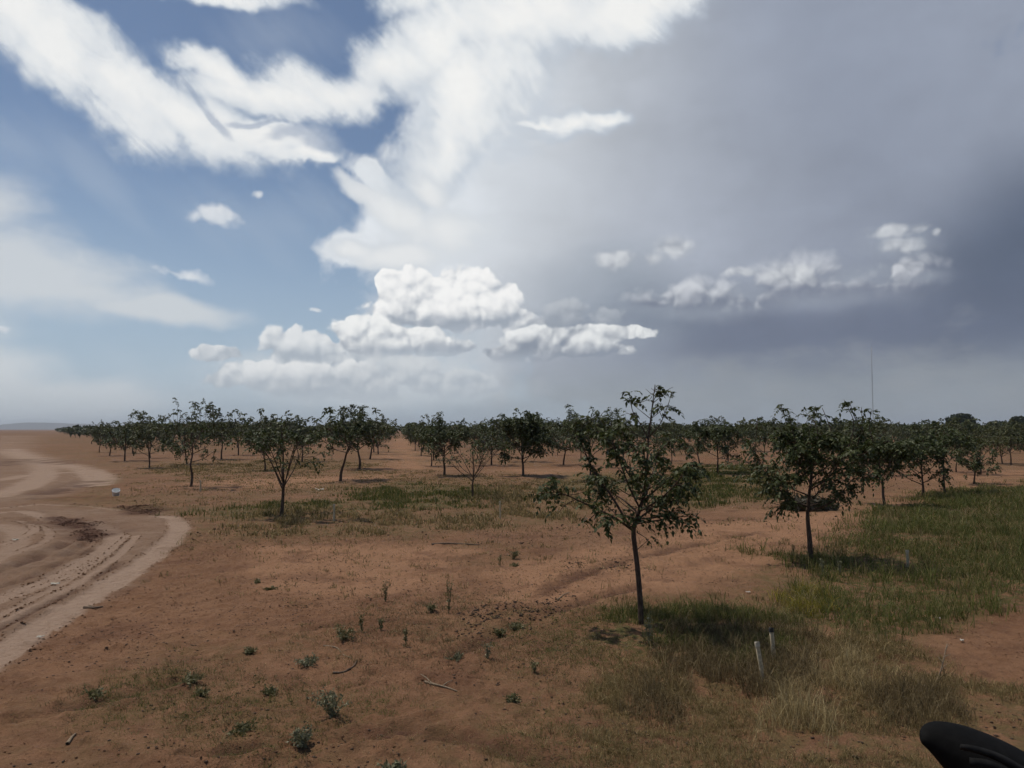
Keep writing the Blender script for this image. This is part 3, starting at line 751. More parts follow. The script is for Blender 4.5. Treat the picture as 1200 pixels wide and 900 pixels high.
    # hanging shoots under the long left limb
    for pxs in ([(660, 577), (646, 576), (634, 582)], [(672, 582), (660, 588), (652, 598)], [(700, 594), (690, 602), (684, 610)]):
        br = curve([L(px, py, -.25) for px, py in pxs], 5); limbs.add(br, np.linspace(.006, .003, 5), 4)
    tw = curve([L(745, 622), L(752, 626, .05), L(760, 632, .08)], 5); limbs.add(tw, np.linspace(.006, .003, 5), 4); tips.append((tw[-1], np.array([1., 0, -.3]), .3))
    return build_tree('nearest young tree, slim bare trunk and airy crown rising from weeds at front centre', (x0, d, gz(x0, d)-.01), (trunk, limbs, tips, R),
                      dict(leaf=.155, per=4.3, leaflets=9, lw=.019, ll=.058, droop=.5))
near_tree()

# --- other trees of the front ranks, each measured: (px, py, label, growth, leaves)
T = [
 (946, 655, 'dense dark round-headed tree in green grass, second nearest, right of the front tree', dict(seed=3, H=3.0, Rw=.98, fork=.80, nscaf=16, sec=8, trunk_r=.055, tilt=(46, 80), low=.3, shoot=.80, nshoot=12), dict(leaf=.20, per=4.0, leaflets=9, lw=.021, ll=.075)),
 (332, 603, 'open vase-shaped tree forking low above dry grass, sparse lower limbs, left of centre', dict(seed=8, H=3.1, Rw=1.25, fork=.62, nscaf=7, sec=6, vase=True, tilt=(24, 46), trunk_r=.055, lead=1.15, low=.45, bare=.42, shoot=.76, nshoot=9), dict(leaf=.19, per=4, leaflets=7, lw=.028, ll=.082)),
 (555, 583, 'small twiggy thin-leaved tree with fanned bare limbs in the grass left of the front tree', dict(seed=12, H=2.3, Rw=1.15, fork=.55, nscaf=9, sec=6, vase=True, tilt=(20, 60), trunk_r=.04, low=.4, tips_keep=.45), dict(leaf=.20, per=2.6, leaflets=7, lw=.022, ll=.075)),
 (226, 570, 'tall airy tree with straight leader and level lower limbs beside the dirt road bend', dict(seed=21, H=3.7, Rw=1.35, fork=.95, nscaf=11, sec=4, sub=1, tips_keep=.75, trunk_r=.06, tilt=(45, 82), low=.5, shoot=.74, nshoot=12), dict(leaf=.17, per=4.6, leaflets=7, lw=.030, ll=.085)),
 (400, 563, 'dark tree with leaning trunk at the near end of the row left of the alley', dict(seed=25, H=3.5, Rw=1.5, fork=1.15, nscaf=13, sec=7, trunk_r=.075, lean=(.5, 0), tilt=(38, 72), shoot=.76, nshoot=14), dict(leaf=.20, per=5, leaflets=7, lw=.034, ll=.095)),
 (521, 557, 'upright dark tree with pointed top, near end of the row right of the alley', dict(seed=31, H=3.3, Rw=1.15, fork=.9, nscaf=13, sec=6, trunk_r=.07, tilt=(34, 66), shoot=.72, nshoot=8), dict(leaf=.20, per=6.5, leaflets=7, lw=.034, ll=.095)),
 (613, 557, 'heavy dark tree with foliage hanging nearly to the ground, behind left of front tree', dict(seed=37, H=3.45, Rw=1.35, fork=.55, nscaf=17, sec=8, trunk_r=.07, tilt=(35, 75)), dict(leaf=.30, per=6, leaflets=7, lw=.04, ll=.12)),
 (1034, 592, 'low dense tree with short kinked trunk at the edge of the green grass, right', dict(seed=41, H=2.4, Rw=.85, fork=.62, nscaf=12, sec=7, trunk_r=.05, lean=(-.2, 0), tilt=(40, 70)), dict(leaf=.26, per=5, leaflets=7, lw=.03, ll=.10)),
 (1078, 582, 'squat bushy tree with low drooping branches beside the green grass on the right', dict(seed=43, H=2.2, Rw=1.1, fork=.40, nscaf=13, sec=7, trunk_r=.05, tilt=(40, 75)), dict(leaf=.26, per=4.2, leaflets=7, lw=.032, ll=.10)),
 (1104, 577, 'slender tree with a tall bare trunk just right of the squat bushy tree', dict(seed=47, H=2.6, Rw=1.0, fork=1.25, nscaf=10, sec=6, trunk_r=.05), dict(leaf=.26, per=4, leaflets=7, lw=.034, ll=.10)),
 (840, 555, 'small neat tree alone on the green strip between the two nearest crowns', dict(seed=51, H=2.9, Rw=1.35, fork=.75, nscaf=12, sec=7, trunk_r=.055, tilt=(38, 66)), dict(leaf=.27, per=5, leaflets=7, lw=.036, ll=.11)),
 (690, 562, 'tall thin tree with a lone tuft on a long shoot, seen through the front tree', dict(seed=55, H=3.5, Rw=1.6, fork=.9, nscaf=12, sec=6, trunk_r=.055, tilt=(28, 62), low=.5), dict(leaf=.27, per=4.2, leaflets=7, lw=.034, ll=.11)),
]
for px, py, lab, g, lf in T:
    build_tree(lab, at(px, py), grow(**g), lf)

# --- stock trees, copied for the rows behind
STOCK = []
for i in range(9):
    R0 = random.Random(100+i); H = R0.uniform(2.9, 3.7)
    parts = grow(seed=200+i*7, H=H, Rw=R0.uniform(1.05, 1.6), fork=R0.uniform(.40, .85), nscaf=R0.choice((10, 12, 14)), shoot=R0.uniform(.64, .80), nshoot=R0.choice((5, 8, 12)), sec=5, tips_keep=.85, trunk_r=.06, tilt=(38, 76),
                 vase=(i % 4 == 3), lean=(R0.uniform(-.2, .2), R0.uniform(-.2, .2)), lead=R0.uniform(.95, 1.05), sub=1)
    lf = dict(leaf=.21, per=R0.uniform(3.4, 6.0), leaflets=5, lw=.048, ll=.115)
    trunk, limbs, tips, R = parts
    STOCK.append((trunk.mesh('trunk', M_BARK), limbs.mesh('branches', M_BARK), leaves_mesh('crown', tips, R, (M_LEAF, M_LEAF2, M_LEAF4)[i % 3], **lf), H))
FARSTOCK = []
for i in range(7):
    R0 = random.Random(300+i); H = R0.uniform(2.9, 3.6)
    parts = grow(seed=400+i*5, H=H, Rw=R0.uniform(1.1, 1.6), fork=R0.uniform(.5, .9), shoot=R0.uniform(.74, .88), nshoot=6, nscaf=9, sec=4, trunk_r=.08, tilt=(32, 66), sub=0)
    trunk, limbs, tips, R = parts
    FARSTOCK.append((trunk.mesh('trunk', M_BARK), leaves_mesh('crown', tips, R, (M_LEAF2, M_LEAF4, M_LEAF)[i % 3], leaf=.30, per=4.5, leaflets=3, lw=.11, ll=.24), H))
RP = random.Random(77)
def stock_tree(label, x, y, Hwant, rz, group=GRP, far=False):
    L_ = RP.choice(FARSTOCK if far else STOCK); s_ = Hwant/L_[-1]
    o = thing('orchard_tree', label, 'tree', (x, y, gz(x, y)-.01), group, rz, s_)
    o.rotation_euler = (RP.gauss(0, .045), RP.gauss(0, .045), rz); o.scale = (s_*RP.uniform(.82, 1.12), s_*RP.uniform(.82, 1.12), s_)
    for nme, me in zip(('trunk', 'crown') if far else ('trunk', 'branches', 'crown'), L_): put(nme, me, o)
    return o
MID = [   # measured stems of the second and third ranks
 (177, 548, 3.3, 'low dark tree behind the dirt road bend, nearest left of the tall airy tree'), (148, 540, 4.0, 'tall loose-topped tree on the left rank before the row shrinks away'),
 (130, 534, 3.3, 'tree in the left rank just beyond the tall loose-topped one'), (118, 530, 3.3, 'small tree of the left rank with a thin bare stem'),
 (261, 538, 4.3, 'tall loose tree right behind the tall airy tree beside the road'), (312, 551, 3.3, 'tree half hidden behind the open vase-shaped tree on its left'),
 (355, 541, 3.6, 'tree in the gap between the vase-shaped tree and the leaning one'), (422, 549, 4.1, 'second tree of the row left of the alley, tallest and fullest of that row'),
 (434, 538, 3.8, 'third tree of the row left of the alley'), (444, 532, 3.6, 'fourth tree of the row left of the alley'),
 (506, 546, 3.1, 'second tree of the row right of the alley'), (494, 534, 3.0, 'third tree of the row right of the alley'), (487, 528, 3.1, 'fourth tree of the row right of the alley'),
 (576, 545, 3.3, 'tree between the upright dark tree and the heavy hanging one'), (660, 545, 3.3, 'tree behind the gap right of the heavy hanging tree'),
 (730, 548, 3.1, 'tree behind the trunk of the front tree'), (786, 543, 3.0, 'tree right behind the right half of the front crown'), (819, 544, 3.2, 'tree on the green strip just left of the small neat one'),
 (852, 541, 3.2, 'tree just right of the small neat one on the green strip'), (893, 548, 3.4, 'tree behind the left half of the dense round-headed tree'),
 (925, 540, 3.7, 'tree behind the middle of the dense round-headed tree'), (975, 549, 3.2, 'dark tree behind the right edge of the dense round-headed tree'),
 (1010, 556, 3.0, 'dark tree between the round-headed tree and the low one with a kinked trunk'), (1118, 553, 2.6, 'tree behind the slender bare-trunked tree'),
 (1138, 566, 2.4, 'thin tree with a reddish tip on the tan ground at the right'), (1146, 556, 2.5, 'leaning tree on the tan ground at the right'), (1162, 543, 2.5, 'tree on tan ground, left of a cluster of close stems'),
 (1172, 543, 2.5, 'tree in the middle of the close stems on the tan ground'), (1182, 545, 2.6, 'tree at the right end of the close stems on the tan ground'), (1207, 546, 2.6, 'tree cut by the right edge of the view'),
]
taken = [G(px, py) for px, py, *_ in T]+[G(748, 728)]
for px, py, H, lab in MID:
    x, y = G(px, py); taken.append((x, y)); stock_tree(lab, x, y, H, RP.uniform(0, 6.28))
taken = np.array(taken)
# rows running away from the viewer, stopped at the road on the left
cand = []
for k in range(-150, 190):
    for n_ in range(0, 100):
        p_ = -2.9+5.8*k+RP.gauss(0, .22); q_ = 22+8.6*n_+(4.3 if k % 2 else 0)+RP.gauss(0, .5)
        x = p_*0.989-q_*0.146; y = q_*0.989+p_*0.146
        if y < 46: continue
        if x < -0.602*y+6.5: continue
        if abs(x) > 0.72*y+6 or y > 760: continue
        if x > 0 and y < 55 and abs(x) > .58*y: continue
        if np.min(np.hypot(taken[:, 0]-x, taken[:, 1]-y)) < 4.5: continue
        if RP.random() < .12: continue
        cand.append((math.hypot(x, y), x, y))
cand.sort()
for d_, x, y in cand[:257]:
    stock_tree('one of the small dark trees in the far rows merging below the sky', x, y, RP.uniform(2.3, 3.9), RP.uniform(0, 6.28), 'far trees of the orchard rows', far=d_ > 85)
# the rest, up to the horizon: one thicket nobody could count
cos, n0 = [], 0
r = np.random.default_rng(5)
for d_, x, y in cand[257:]:
    k = 46 if d_ < 320 else 26; H = r.uniform(2.8, 3.7)
    u = r.normal(0, 1, (k, 3)); u /= np.linalg.norm(u, axis=1)[:, None]; u *= (r.uniform(.25, 1, k)**.5)[:, None]
    c0 = u*np.array([1.35, 1.35, H*.36])+np.array([x, y, H*.62])
    a = r.normal(0, .30, (k, 3)); b = r.normal(0, .30, (k, 3))
    cos.append(np.stack([c0-a, c0-b, c0+a, c0+b], 1).reshape(-1, 3))
    cos.append(np.array([[x-.07, y, 0], [x+.07, y, 0], [x+.05, y, H*.5], [x-.05, y, H*.5], [x, y-.07, 0], [x, y+.07, 0], [x, y+.05, H*.5], [x, y-.05, H*.5]]))
co = np.concatenate(cos); o = put('distant_orchard', mesh_np('distant_orchard', co, np.arange(len(co)).reshape(-1, 4), M_LEAF2)); o['kind'] = 'stuff'
o['label'] = 'distant orchard merging into a dark band at the horizon'
print('orchard candidates', len(cand))

# --- big trees, roof, mast on the skyline at the right
def big_tree(label, px, dist, top, wpx, seed, cone=False):
    x = (px-600)/FPX*dist; H = CAM_H+(HORIZON-top)*dist/FPX; Rw = wpx/2*dist/FPX; R = random.Random(seed)
    o = thing('broad_tree', label, 'tree', (x, dist, 0), 'big trees on the skyline')
    tr = Tubes(); tr.add(curve([(0, 0, -.1), (.1, 0, H*.3), (0, .1, H*.85)], 8), np.linspace(Rw*.10, Rw*.02, 8), 8)
    for i in range(7):
        a = R.uniform(0, 6.28); tr.add(curve([(0, 0, H*R.uniform(.2, .45)), (math.cos(a)*Rw*.4, math.sin(a)*Rw*.4, H*.6), (math.cos(a)*Rw*.7, math.sin(a)*Rw*.7, H*.8)], 6), np.linspace(Rw*.04, Rw*.01, 6), 5)
    put('trunk', tr.mesh('trunk', M_BARK), o)
    cs = []; rr = np.random.default_rng(seed); n_l = 60
    for i in range(n_l):
        z = rr.uniform(.18, .97); wd = (1-z)**.6*1.0 if cone else math.sin(math.pi*min(1, z*.80+.17))**.6
        a = rr.uniform(0, 6.28); q = rr.uniform(.2, .85)*wd*Rw; k = 110; s_ = Rw*.26
        v = rr.normal(0, 1, (k, 3)); v /= np.linalg.norm(v, axis=1)[:, None]; v *= (rr.uniform(.3, 1, k)**.4)[:, None]*s_*np.array([1, 1, .8])
        c0 = v+np.array([math.cos(a)*q, math.sin(a)*q, min(z*H, H-s_*.8)]); aa = rr.normal(0, Rw*.045, (k, 3)); bb = rr.normal(0, Rw*.045, (k, 3))
        cs.append(np.stack([c0-aa, c0-bb, c0+aa, c0+bb], 1).reshape(-1, 3))
    co = np.concatenate(cs); put('crown', mesh_np('crown', co, np.arange(len(co)).reshape(-1, 4), M_LEAF3), o)
    return o
big_tree('large round-topped dark tree rising above the orchard on the right skyline', 1126, 210, 485, 36, 1)
big_tree('broad low dark tree left of the pale roof on the right skyline', 1168, 230, 494, 36, 2)
big_tree('narrow dark tree behind the pale roof, left of the tallest end tree', 1183, 240, 493, 14, 3, True)
big_tree('rounded dark tree at the right end of the skyline, behind the pale roof', 1195, 235, 488, 28, 4)
big_tree('dark tree on the skyline cut by the right edge', 1218, 235, 494, 30, 6)

# ------------------------------------------------------------------ small structures
import bmesh
def simple(name, col, rough=0.6, spec=0.3, var=0.0, scale=30):
    m, t, p = mat(name); p.inputs['Roughness'].default_value = rough; p.inputs['Specular IOR Level'].default_value = spec
    if var:
        pos = nd(t, 'ShaderNodeTexCoord').outputs['Object']
        t.links.new(tmix(t, tramp(t, tex(t, pos, scale, 5, .65), .35, .7), tuple(v*(1-var) for v in col), tuple(min(1, v*(1+var)) for v in col)), p.inputs['Base Color'])
    else: p.inputs['Base Color'].default_value = (*col, 1)
    return m
M_STEEL = simple('mast_steel', (.30, .30, .31), .5, .4)
M_ROOF = simple('pale_metal_roof', (.62, .63, .62), .45, .4, .1, 2)
M_WALL = simple('rendered_wall', (.30, .27, .24), .9, .2, .15, 1.5)
M_STAKE = simple('weathered_pvc', (.47, .38, .25), .7, .25, .22, 40)
M_CAPL = simple('pale_stake_cap', (.46, .40, .30), .7, .25, .1, 40)
M_CAPD = simple('dark_stake_cap', (.03, .028, .026), .6, .3)
M_WHITE = simple('white_plastic', (.82, .81, .78), .5, .4, .06, 25)
M_DARKP = simple('grimy_plastic', (.11, .085, .065), .7, .2, .3, 25)
M_PAPER = simple('litter_paper', (.42, .38, .32), .8, .2, .12, 30)
M_TWIG = simple('dead_wood', (.155, .110, .078), .9, .15, .35, 60)
M_TWIGL = simple('bleached_wood', (.26, .195, .13), .9, .15, .25, 60)
M_BLACK = simple('black_moulded_plastic', (.0065, .006, .0055), .8, .08, .25, 90)
M_BLACK2 = simple('worn_black_plastic', (.013, .0125, .012), .8, .12, .35, 60)
def bm_mesh(name, bm, m, smooth=False):
    me = bpy.data.meshes.new(name); bm.normal_update(); bm.to_mesh(me); bm.free(); me.materials.append(m)
    if smooth: me.polygons.foreach_set('use_smooth', [True]*len(me.polygons))
    me.update(); return me
def box_bm(bm, cx, cy, cz, sx, sy, sz):
    r_ = bmesh.ops.create_cube(bm, size=1.0)
    for v in r_['verts']: v.co = Vector((v.co.x*sx+cx, v.co.y*sy+cy, v.co.z*sz+cz))

# lattice radio mast with guy wires
def mast():
    D = 700.0; x = (1023-600)/FPX*D; H = CAM_H+(HORIZON-407)*D/FPX
    o = thing('radio_mast', 'tall thin lattice radio mast standing far behind the orchard on the right', 'mast', (x, D, 0))
    tb = Tubes(); w = 0.42
    cs = [(w*math.cos(a), w*math.sin(a)) for a in (0.5, 2.6, 4.7)]
    for cx, cy in cs: tb.add([(cx, cy, 0), (cx, cy, H*.5), (cx, cy, H)], [.10, .10, .09], 4)
    n = 36
    for i in range(n):
        z0, z1 = H*i/n, H*(i+1)/n
        for j in range(3):
            a, b = cs[j], cs[(j+1) % 3]; tb.add([(*a, z0), (*b, z1)], [.045, .045], 3); tb.add([(*a, z0), (*b, z0)], [.045, .045], 3)
    put('lattice', tb.mesh('lattice', M_STEEL), o)
    an = Tubes(); an.add([(0, 0, H), (0, 0, H+4)], [.06, .03], 4); put('antenna', an.mesh('antenna', M_STEEL), o)
    gw = Tubes()
    for a in (0.5, 2.6, 4.7):
        for f in (.33, .66, .97): gw.add([(0, 0, H*f), (math.cos(a)*H*.5, math.sin(a)*H*.5, 0)], [.012, .012], 3)
    put('guy_wires', gw.mesh('guy_wires', M_STEEL), o)
mast()
# thin utility pole left of the round tree
def pole():
    D = 205.0; x = (1108.5-600)/FPX*D; H = CAM_H+(HORIZON-497)*D/FPX+.5
    o = thing('utility_pole', 'short dark pole just left of the large round-topped tree on the skyline', 'pole', (x, D, 0))
    tb = Tubes(); tb.add([(0, 0, 0), (0, 0, H)], [.13, .10], 7); put('post', tb.mesh('post', M_TWIG), o)
    bm = bmesh.new(); box_bm(bm, 0, 0, H-.35, 1.5, .10, .12); put('crossarm', bm_mesh('crossarm', bm, M_TWIG), o)
pole()
# farm building: pale roof among the big trees
def shed():
    D = 190.0; x = (1192-600)/FPX*D; zt = CAM_H+(HORIZON-510)*D/FPX
    o = thing('farm_shed', 'low farm shed showing a pale metal roof between the skyline trees at far right', 'building', (x, D, 0))
    L_, Wd, e = 6.6, 4.0, .35
    bm = bmesh.new(); box_bm(bm, 0, 0, 0.35, L_-.6, Wd-.6, 1.1); put('wall', bm_mesh('wall', bm, M_WALL), o)
    bm = bmesh.new()
    for i in range(14):
        xa = -L_/2+i*L_/14
        for (y0, z0, y1, z1) in ((-Wd/2, .85, 0, 1.25), (0, 1.25, Wd/2, .85)):
            v = [bm.verts.new(q) for q in ((xa, y0, z0), (xa+L_/28, y0, z0+.05), (xa+L_/14, y0, z0), (xa+L_/14, y1, z1), (xa+L_/28, y1, z1+.05), (xa, y1, z1))]
            bm.faces.new((v[0], v[1], v[4], v[5])); bm.faces.new((v[1], v[2], v[3], v[4]))
    me = bm_mesh('roof', bm, M_ROOF); ro = put('roof', me, o); md = ro.modifiers.new('thick', 'SOLIDIFY'); md.thickness = .04
    o.scale = (1, 1, max(.6, zt/1.25))
shed()

# irrigation risers: pale stakes with a cap
def stake(px, py, top, label, r=.022, lean=(0, 0), cap=False, dark=False):
    x, y = G(px, py); h = (py-top)*y/FPX
    o = thing('stake', label, 'stake', (x, y, gz(x, y)), 'pale stakes beside the trees')
    tb = Tubes(); a = np.array([0, 0, -.05]); b = np.array([lean[0], lean[1], h])
    tb.add([a, a*.5+b*.5+np.array([.006, 0, 0]), b], [r*1.05, r, r*.96], 10); put('post', tb.mesh('post', M_STAKE), o)
    c_ = Tubes(); dd = (b-a)/np.linalg.norm(b-a); c_.add([b-dd*.01, b+dd*.03], [r*1.12, r*1.08], 10)
    put('cap', c_.mesh('cap', M_CAPD if dark else M_CAPL), o)
stake(889, 794, 749, 'leaning pale stake, left and nearer of the two stakes in the dry grass', .021, (-.055, 0))
stake(901, 770, 733, 'pale stake with a dark cap, right and farther of the pair in the dry grass', .022, (-.02, 0), dark=True)
stake(1058, 661, 644, 'short pale stake alone in the green grass on the right', .024)
stake(393, 608, 590, 'pale stake in dry grass right of the open vase-shaped tree', .028)
stake(237, 576, 564, 'short pale stake at the foot of the tall airy tree', .03)
stake(748+16, 560, 548, 'pale stake far behind the trunk of the front tree', .03)
stake(586, 607, 588, 'pale stake in dry grass right of the small twiggy tree', .022)

# white container by the road
def bucket():
    x, y = G(139, 581); o = thing('plastic_bucket', 'white plastic bucket lying on its side at the edge of the dirt road', 'bucket', (x, y, gz(x, y)+.125))
    n = 24; prof = [(-.15, .0), (-.15, .105), (-.13, .11), (.13, .128), (.135, .137), (.155, .137), (.155, .122), (.12, .118), (-.13, .098), (-.13, 0)]
    bm = bmesh.new(); rings = []
    for (a, r_) in prof: rings.append([bm.verts.new((math.cos(t)*r_, -a, math.sin(t)*r_)) for t in np.linspace(0, 2*math.pi, n, endpoint=False)] if r_ > 0 else [bm.verts.new((0, -a, 0))])
    for A, B in zip(rings[:-1], rings[1:]):
        for i in range(n):
            j = (i+1) % n
            if len(A) == 1: bm.faces.new((A[0], B[i], B[j]))
            elif len(B) == 1: bm.faces.new((A[i], B[0], A[j]))
            else: bm.faces.new((A[i], B[i], B[j], A[j]))
    put('body', bm_mesh('body', bm, M_WHITE, True), o)
    hd = Tubes(); th = np.linspace(-.2, math.pi+.2, 12); hd.add([(math.cos(t)*.145, -.142-.10*max(0, math.sin(t)), math.sin(t)*.06-.05) for t in th], [.005]*12, 5); put('handle', hd.mesh('handle', M_DARKP), o)
    o.rotation_euler = (math.radians(-58), 0, .45)
bucket()
# litter
def scrap(px, py, w, l, rz, label, seed):
    R = random.Random(seed); x, y = G(px, py); n = 7; bm = bmesh.new(); V = {}
    for i in range(n):
        for j in range(n):
            u, v = i/(n-1)-.5, j/(n-1)-.5
            V[i, j] = bm.verts.new((u*w*(1+.3*R.random()), v*l*(1+.3*R.random()), .015+.05*w/.2*R.random()+.04*abs(u)*w/.2))
    for i in range(n-1):
        for j in range(n-1): bm.faces.new((V[i, j], V[i+1, j], V[i+1, j+1], V[i, j+1]))
    o = put('litter_scrap', bm_mesh('litter_scrap', bm, M_PAPER, True), None, (x, y, gz(x, y)+.004)); o.rotation_euler = (0, 0, rz)
    md = o.modifiers.new('thick', 'SOLIDIFY'); md.thickness = .004
    tag(o, label, 'litter', 'white scraps of litter on the ground')
scrap(72, 680, .11, .06, .3, 'white flattened scrap lying inside the pale wheel track of the road', 1)
scrap(57, 742, .06, .05, .3, 'tiny white scrap on bare soil right of the pale wheel track, lower left', 2)
scrap(24, 631, .11, .06, .3, 'white scrap between the wheel marks at the far left of the road', 3)
scrap(376, 574, .28, .11, .1, 'pale flat scrap on the soil below the leaning tree of the alley row', 4)
scrap(1118, 746, .05, .03, 1.0, 'white scrap on bare soil at the right, beside the dry stalk', 5)
scrap(1091, 721, .05, .04, .2, 'tiny white scrap where the green grass ends at the right', 6)
scrap(873, 692, .06, .04, .2, 'tiny white scrap on bare soil right of the front tree', 7)

# sticks and fallen branches
def stick(pts, r0, label, m, side=(), nm='fallen_stick', cat='stick', lift=.0):
    P_ = [G(*q) for q in pts]; x0, y0 = P_[0]; z0 = gz(x0, y0)
    c_ = curve([(x-x0, y-y0, gz(x, y)-z0+r0*.8+lift*(i % 2)) for i, (x, y) in enumerate(P_)], 14)
    tb = Tubes(); tb.add(c_, np.linspace(r0, r0*.45, 14), 7)
    for (f, a, l) in side:
        b0 = c_[int(f*13)]; d = np.array([math.cos(a), math.sin(a), .25]); tb.add([b0, b0+d*l*.5, b0+d*l+np.array([0, 0, -.1*l])], [r0*.6, r0*.45, r0*.2], 5)
    o = put(nm, tb.mesh(nm, m), None, (x0, y0, z0)); tag(o, label, cat, 'fallen sticks and stalks')
stick([(507, 636), (525, 635), (545, 635.5), (563, 636)], .022, 'straight dark reddish stick lying on bare soil left of the front tree', M_TWIG)
stick([(500, 793), (512, 799), (525, 801), (537, 804)], .012, 'pale forked twig on the soil, centre foreground', M_TWIGL, ((.3, 2.2, .22), (.55, .9, .14), (.15, -1.2, .12)))
stick([(394, 785), (406, 784), (417, 779), (422, 770)], .010, 'dark curved twig between the low foreground weeds', M_TWIG, ((.4, 1.0, .1),))
stick([(106, 708), (118, 709), (128, 708)], .020, 'short dark twig just right of the pale wheel track', M_TWIG, ((.5, 2.6, .12), (.2, .4, .08)))
stick([(92, 869), (97, 862), (101, 857)], .014, 'pale bone-like stub of wood in the lower left corner', M_TWIGL)
stick([(652, 703), (660, 698), (666, 694)], .010, 'thin pale stick left of the weeds under the front tree', M_TWIGL)
stick([(383, 757), (398, 757), (406, 764), (416, 768)], .008, 'pale dry root beside the grey-green foreground weed', M_TWIGL, ((.6, .5, .1),))
stick([(903, 792), (910, 800), (916, 808)], .016, 'pale broken stake end lying right of the two stakes', M_TWIGL)
def dry_stalk():
    x, y = G(1086, 790); tb = Tubes(); R = random.Random(3); s_ = y/FPX
    mn = curve([(0, 0, -.03), (8*s_, 0, 18*s_), (18*s_, .05, 42*s_)], 8); tb.add(mn, np.linspace(.009, .004, 8), 5)
    for f, dx_, dz_ in ((.5, 6, 8), (.7, -5, 9), (.8, 7, 4), (.95, 4, 6)):
        b0 = mn[int(f*7)]; tb.add([b0, b0+np.array([dx_*s_, R.uniform(-.05, .05), dz_*s_])], [.005, .002], 4)
    o = put('dry_stalk', tb.mesh('dry_stalk', M_TWIGL), None, (x, y, gz(x, y))); tag(o, 'bleached dead stalk leaning over bare soil, above the black mirror', 'stalk', 'fallen sticks and stalks')
dry_stalk()

# cut brush heap behind the dense tree
def brush(px, py, w, h, label, seed, m):
    x, y = G(px, py); r_ = np.random.default_rng(seed); s_ = y/FPX; W2, H2 = w*s_/2, h*s_
    o = thing('brush_heap', label, 'brush heap', (x, y, gz(x, y)))
    n = 900; a = r_.uniform(0, 6.28, n); q = r_.uniform(0, 1, n)**.6; zz = r_.uniform(0, 1, n)*np.sqrt(np.clip(1-q*q, 0, 1))
    c0 = np.stack([np.cos(a)*q*W2, np.sin(a)*q*W2*.7, zz*H2+.02], -1); aa = r_.normal(0, .075, (n, 3)); bb = r_.normal(0, .04, (n, 3))
    co = np.stack([c0-aa, c0-bb, c0+aa, c0+bb], 1).reshape(-1, 3)
    put('foliage', mesh_np('foliage', co, np.arange(len(co)).reshape(-1, 4), m), o)
    tb = Tubes()
    for i in range(40):
        a = r_.uniform(0, 6.28); b0 = np.array([math.cos(a)*W2*r_.uniform(.1, .8), math.sin(a)*W2*.5, .03]); d = np.array([r_.normal(0, .4), r_.normal(0, .3), r_.uniform(.1, .9)*H2]); tb.add([b0, b0+d*.6, b0+d], [.012, .01, .005], 4)
    put('twigs', tb.mesh('twigs', M_TWIG), o)
M_DULL = leaf_mat('withered_leaf', (.050, .042, .028), (.085, .070, .045), (.12, .10, .07))
brush(945, 598, 62, 14, 'low dark heap of cut brush on the bare soil behind the dense round-headed tree', 3, M_DULL)

# ------------------------------------------------------------------ weeds that stand alone
M_WEED = leaf_mat('weed_leaf', (.135, .120, .050), (.205, .180, .085), (.28, .25, .14))
M_WEEDG = leaf_mat('grey_weed_leaf', (.165, .155, .085), (.240, .228, .135), (.34, .32, .21))
def weed(px, py, w, h, label, seed, kind='bush', m=None, dens=1.0):
    x, y = G(px, py); s_ = y/FPX; Wm, Hm = w*s_/2, h*s_; R = random.Random(seed); r_ = np.random.default_rng(seed)
    o = thing('weed', label, 'weed', (x, y, gz(x, y)-.004), 'weeds standing alone on the bare soil')
    st = Tubes(); pos = []
    n = {'bush': 16, 'tall': 5, 'mat': 14}[kind]
    for i in range(n):
        a = R.uniform(0, 6.28); q = R.uniform(.25, 1)
        e = np.array([math.cos(a)*Wm*q, math.sin(a)*Wm*q, Hm*(R.uniform(.55, 1) if kind != 'mat' else R.uniform(.2, 1))*(1-.25*q)])
        if kind == 'tall': e = np.array([R.gauss(0, .3)*Wm, R.gauss(0, .3)*Wm, Hm*R.uniform(.7, 1)])
        c_ = curve([(0, 0, -.01), e*.5+np.array([0, 0, Hm*.08]), e], 7); st.add(c_, np.linspace(.004, .0015, 7), 4)
        for t in np.linspace(.2 if kind == 'tall' else .3, 1, int(13*dens)):
            pos.append(c_[min(6, int(t*6.4))]+np.array([R.gauss(0, .010), R.gauss(0, .010), R.gauss(0, .008)]))
    put('stems', st.mesh('stems', m or M_WEED), o)
    c0 = np.repeat(np.array(pos), 2, 0); k = len(c0); v = r_.normal(0, 1, (k, 3)); v[:, 2] += .25; v /= np.linalg.norm(v, axis=1)[:, None]
    ln = r_.uniform(.016, .040, k)*(1 if kind != 'tall' else .9); wv = np.cross(v, r_.normal(0, 1, (k, 3))); wv /= np.linalg.norm(wv, axis=1)[:, None]+1e-9
    b = c0+v*(ln*.45)[:, None]; co = np.stack([c0, b+wv*(ln*.22)[:, None], c0+v*ln[:, None], b-wv*(ln*.22)[:, None]], 1).reshape(-1, 3)
    put('foliage', mesh_np('foliage', co, np.arange(len(co)).reshape(-1, 4), m or M_WEED), o)
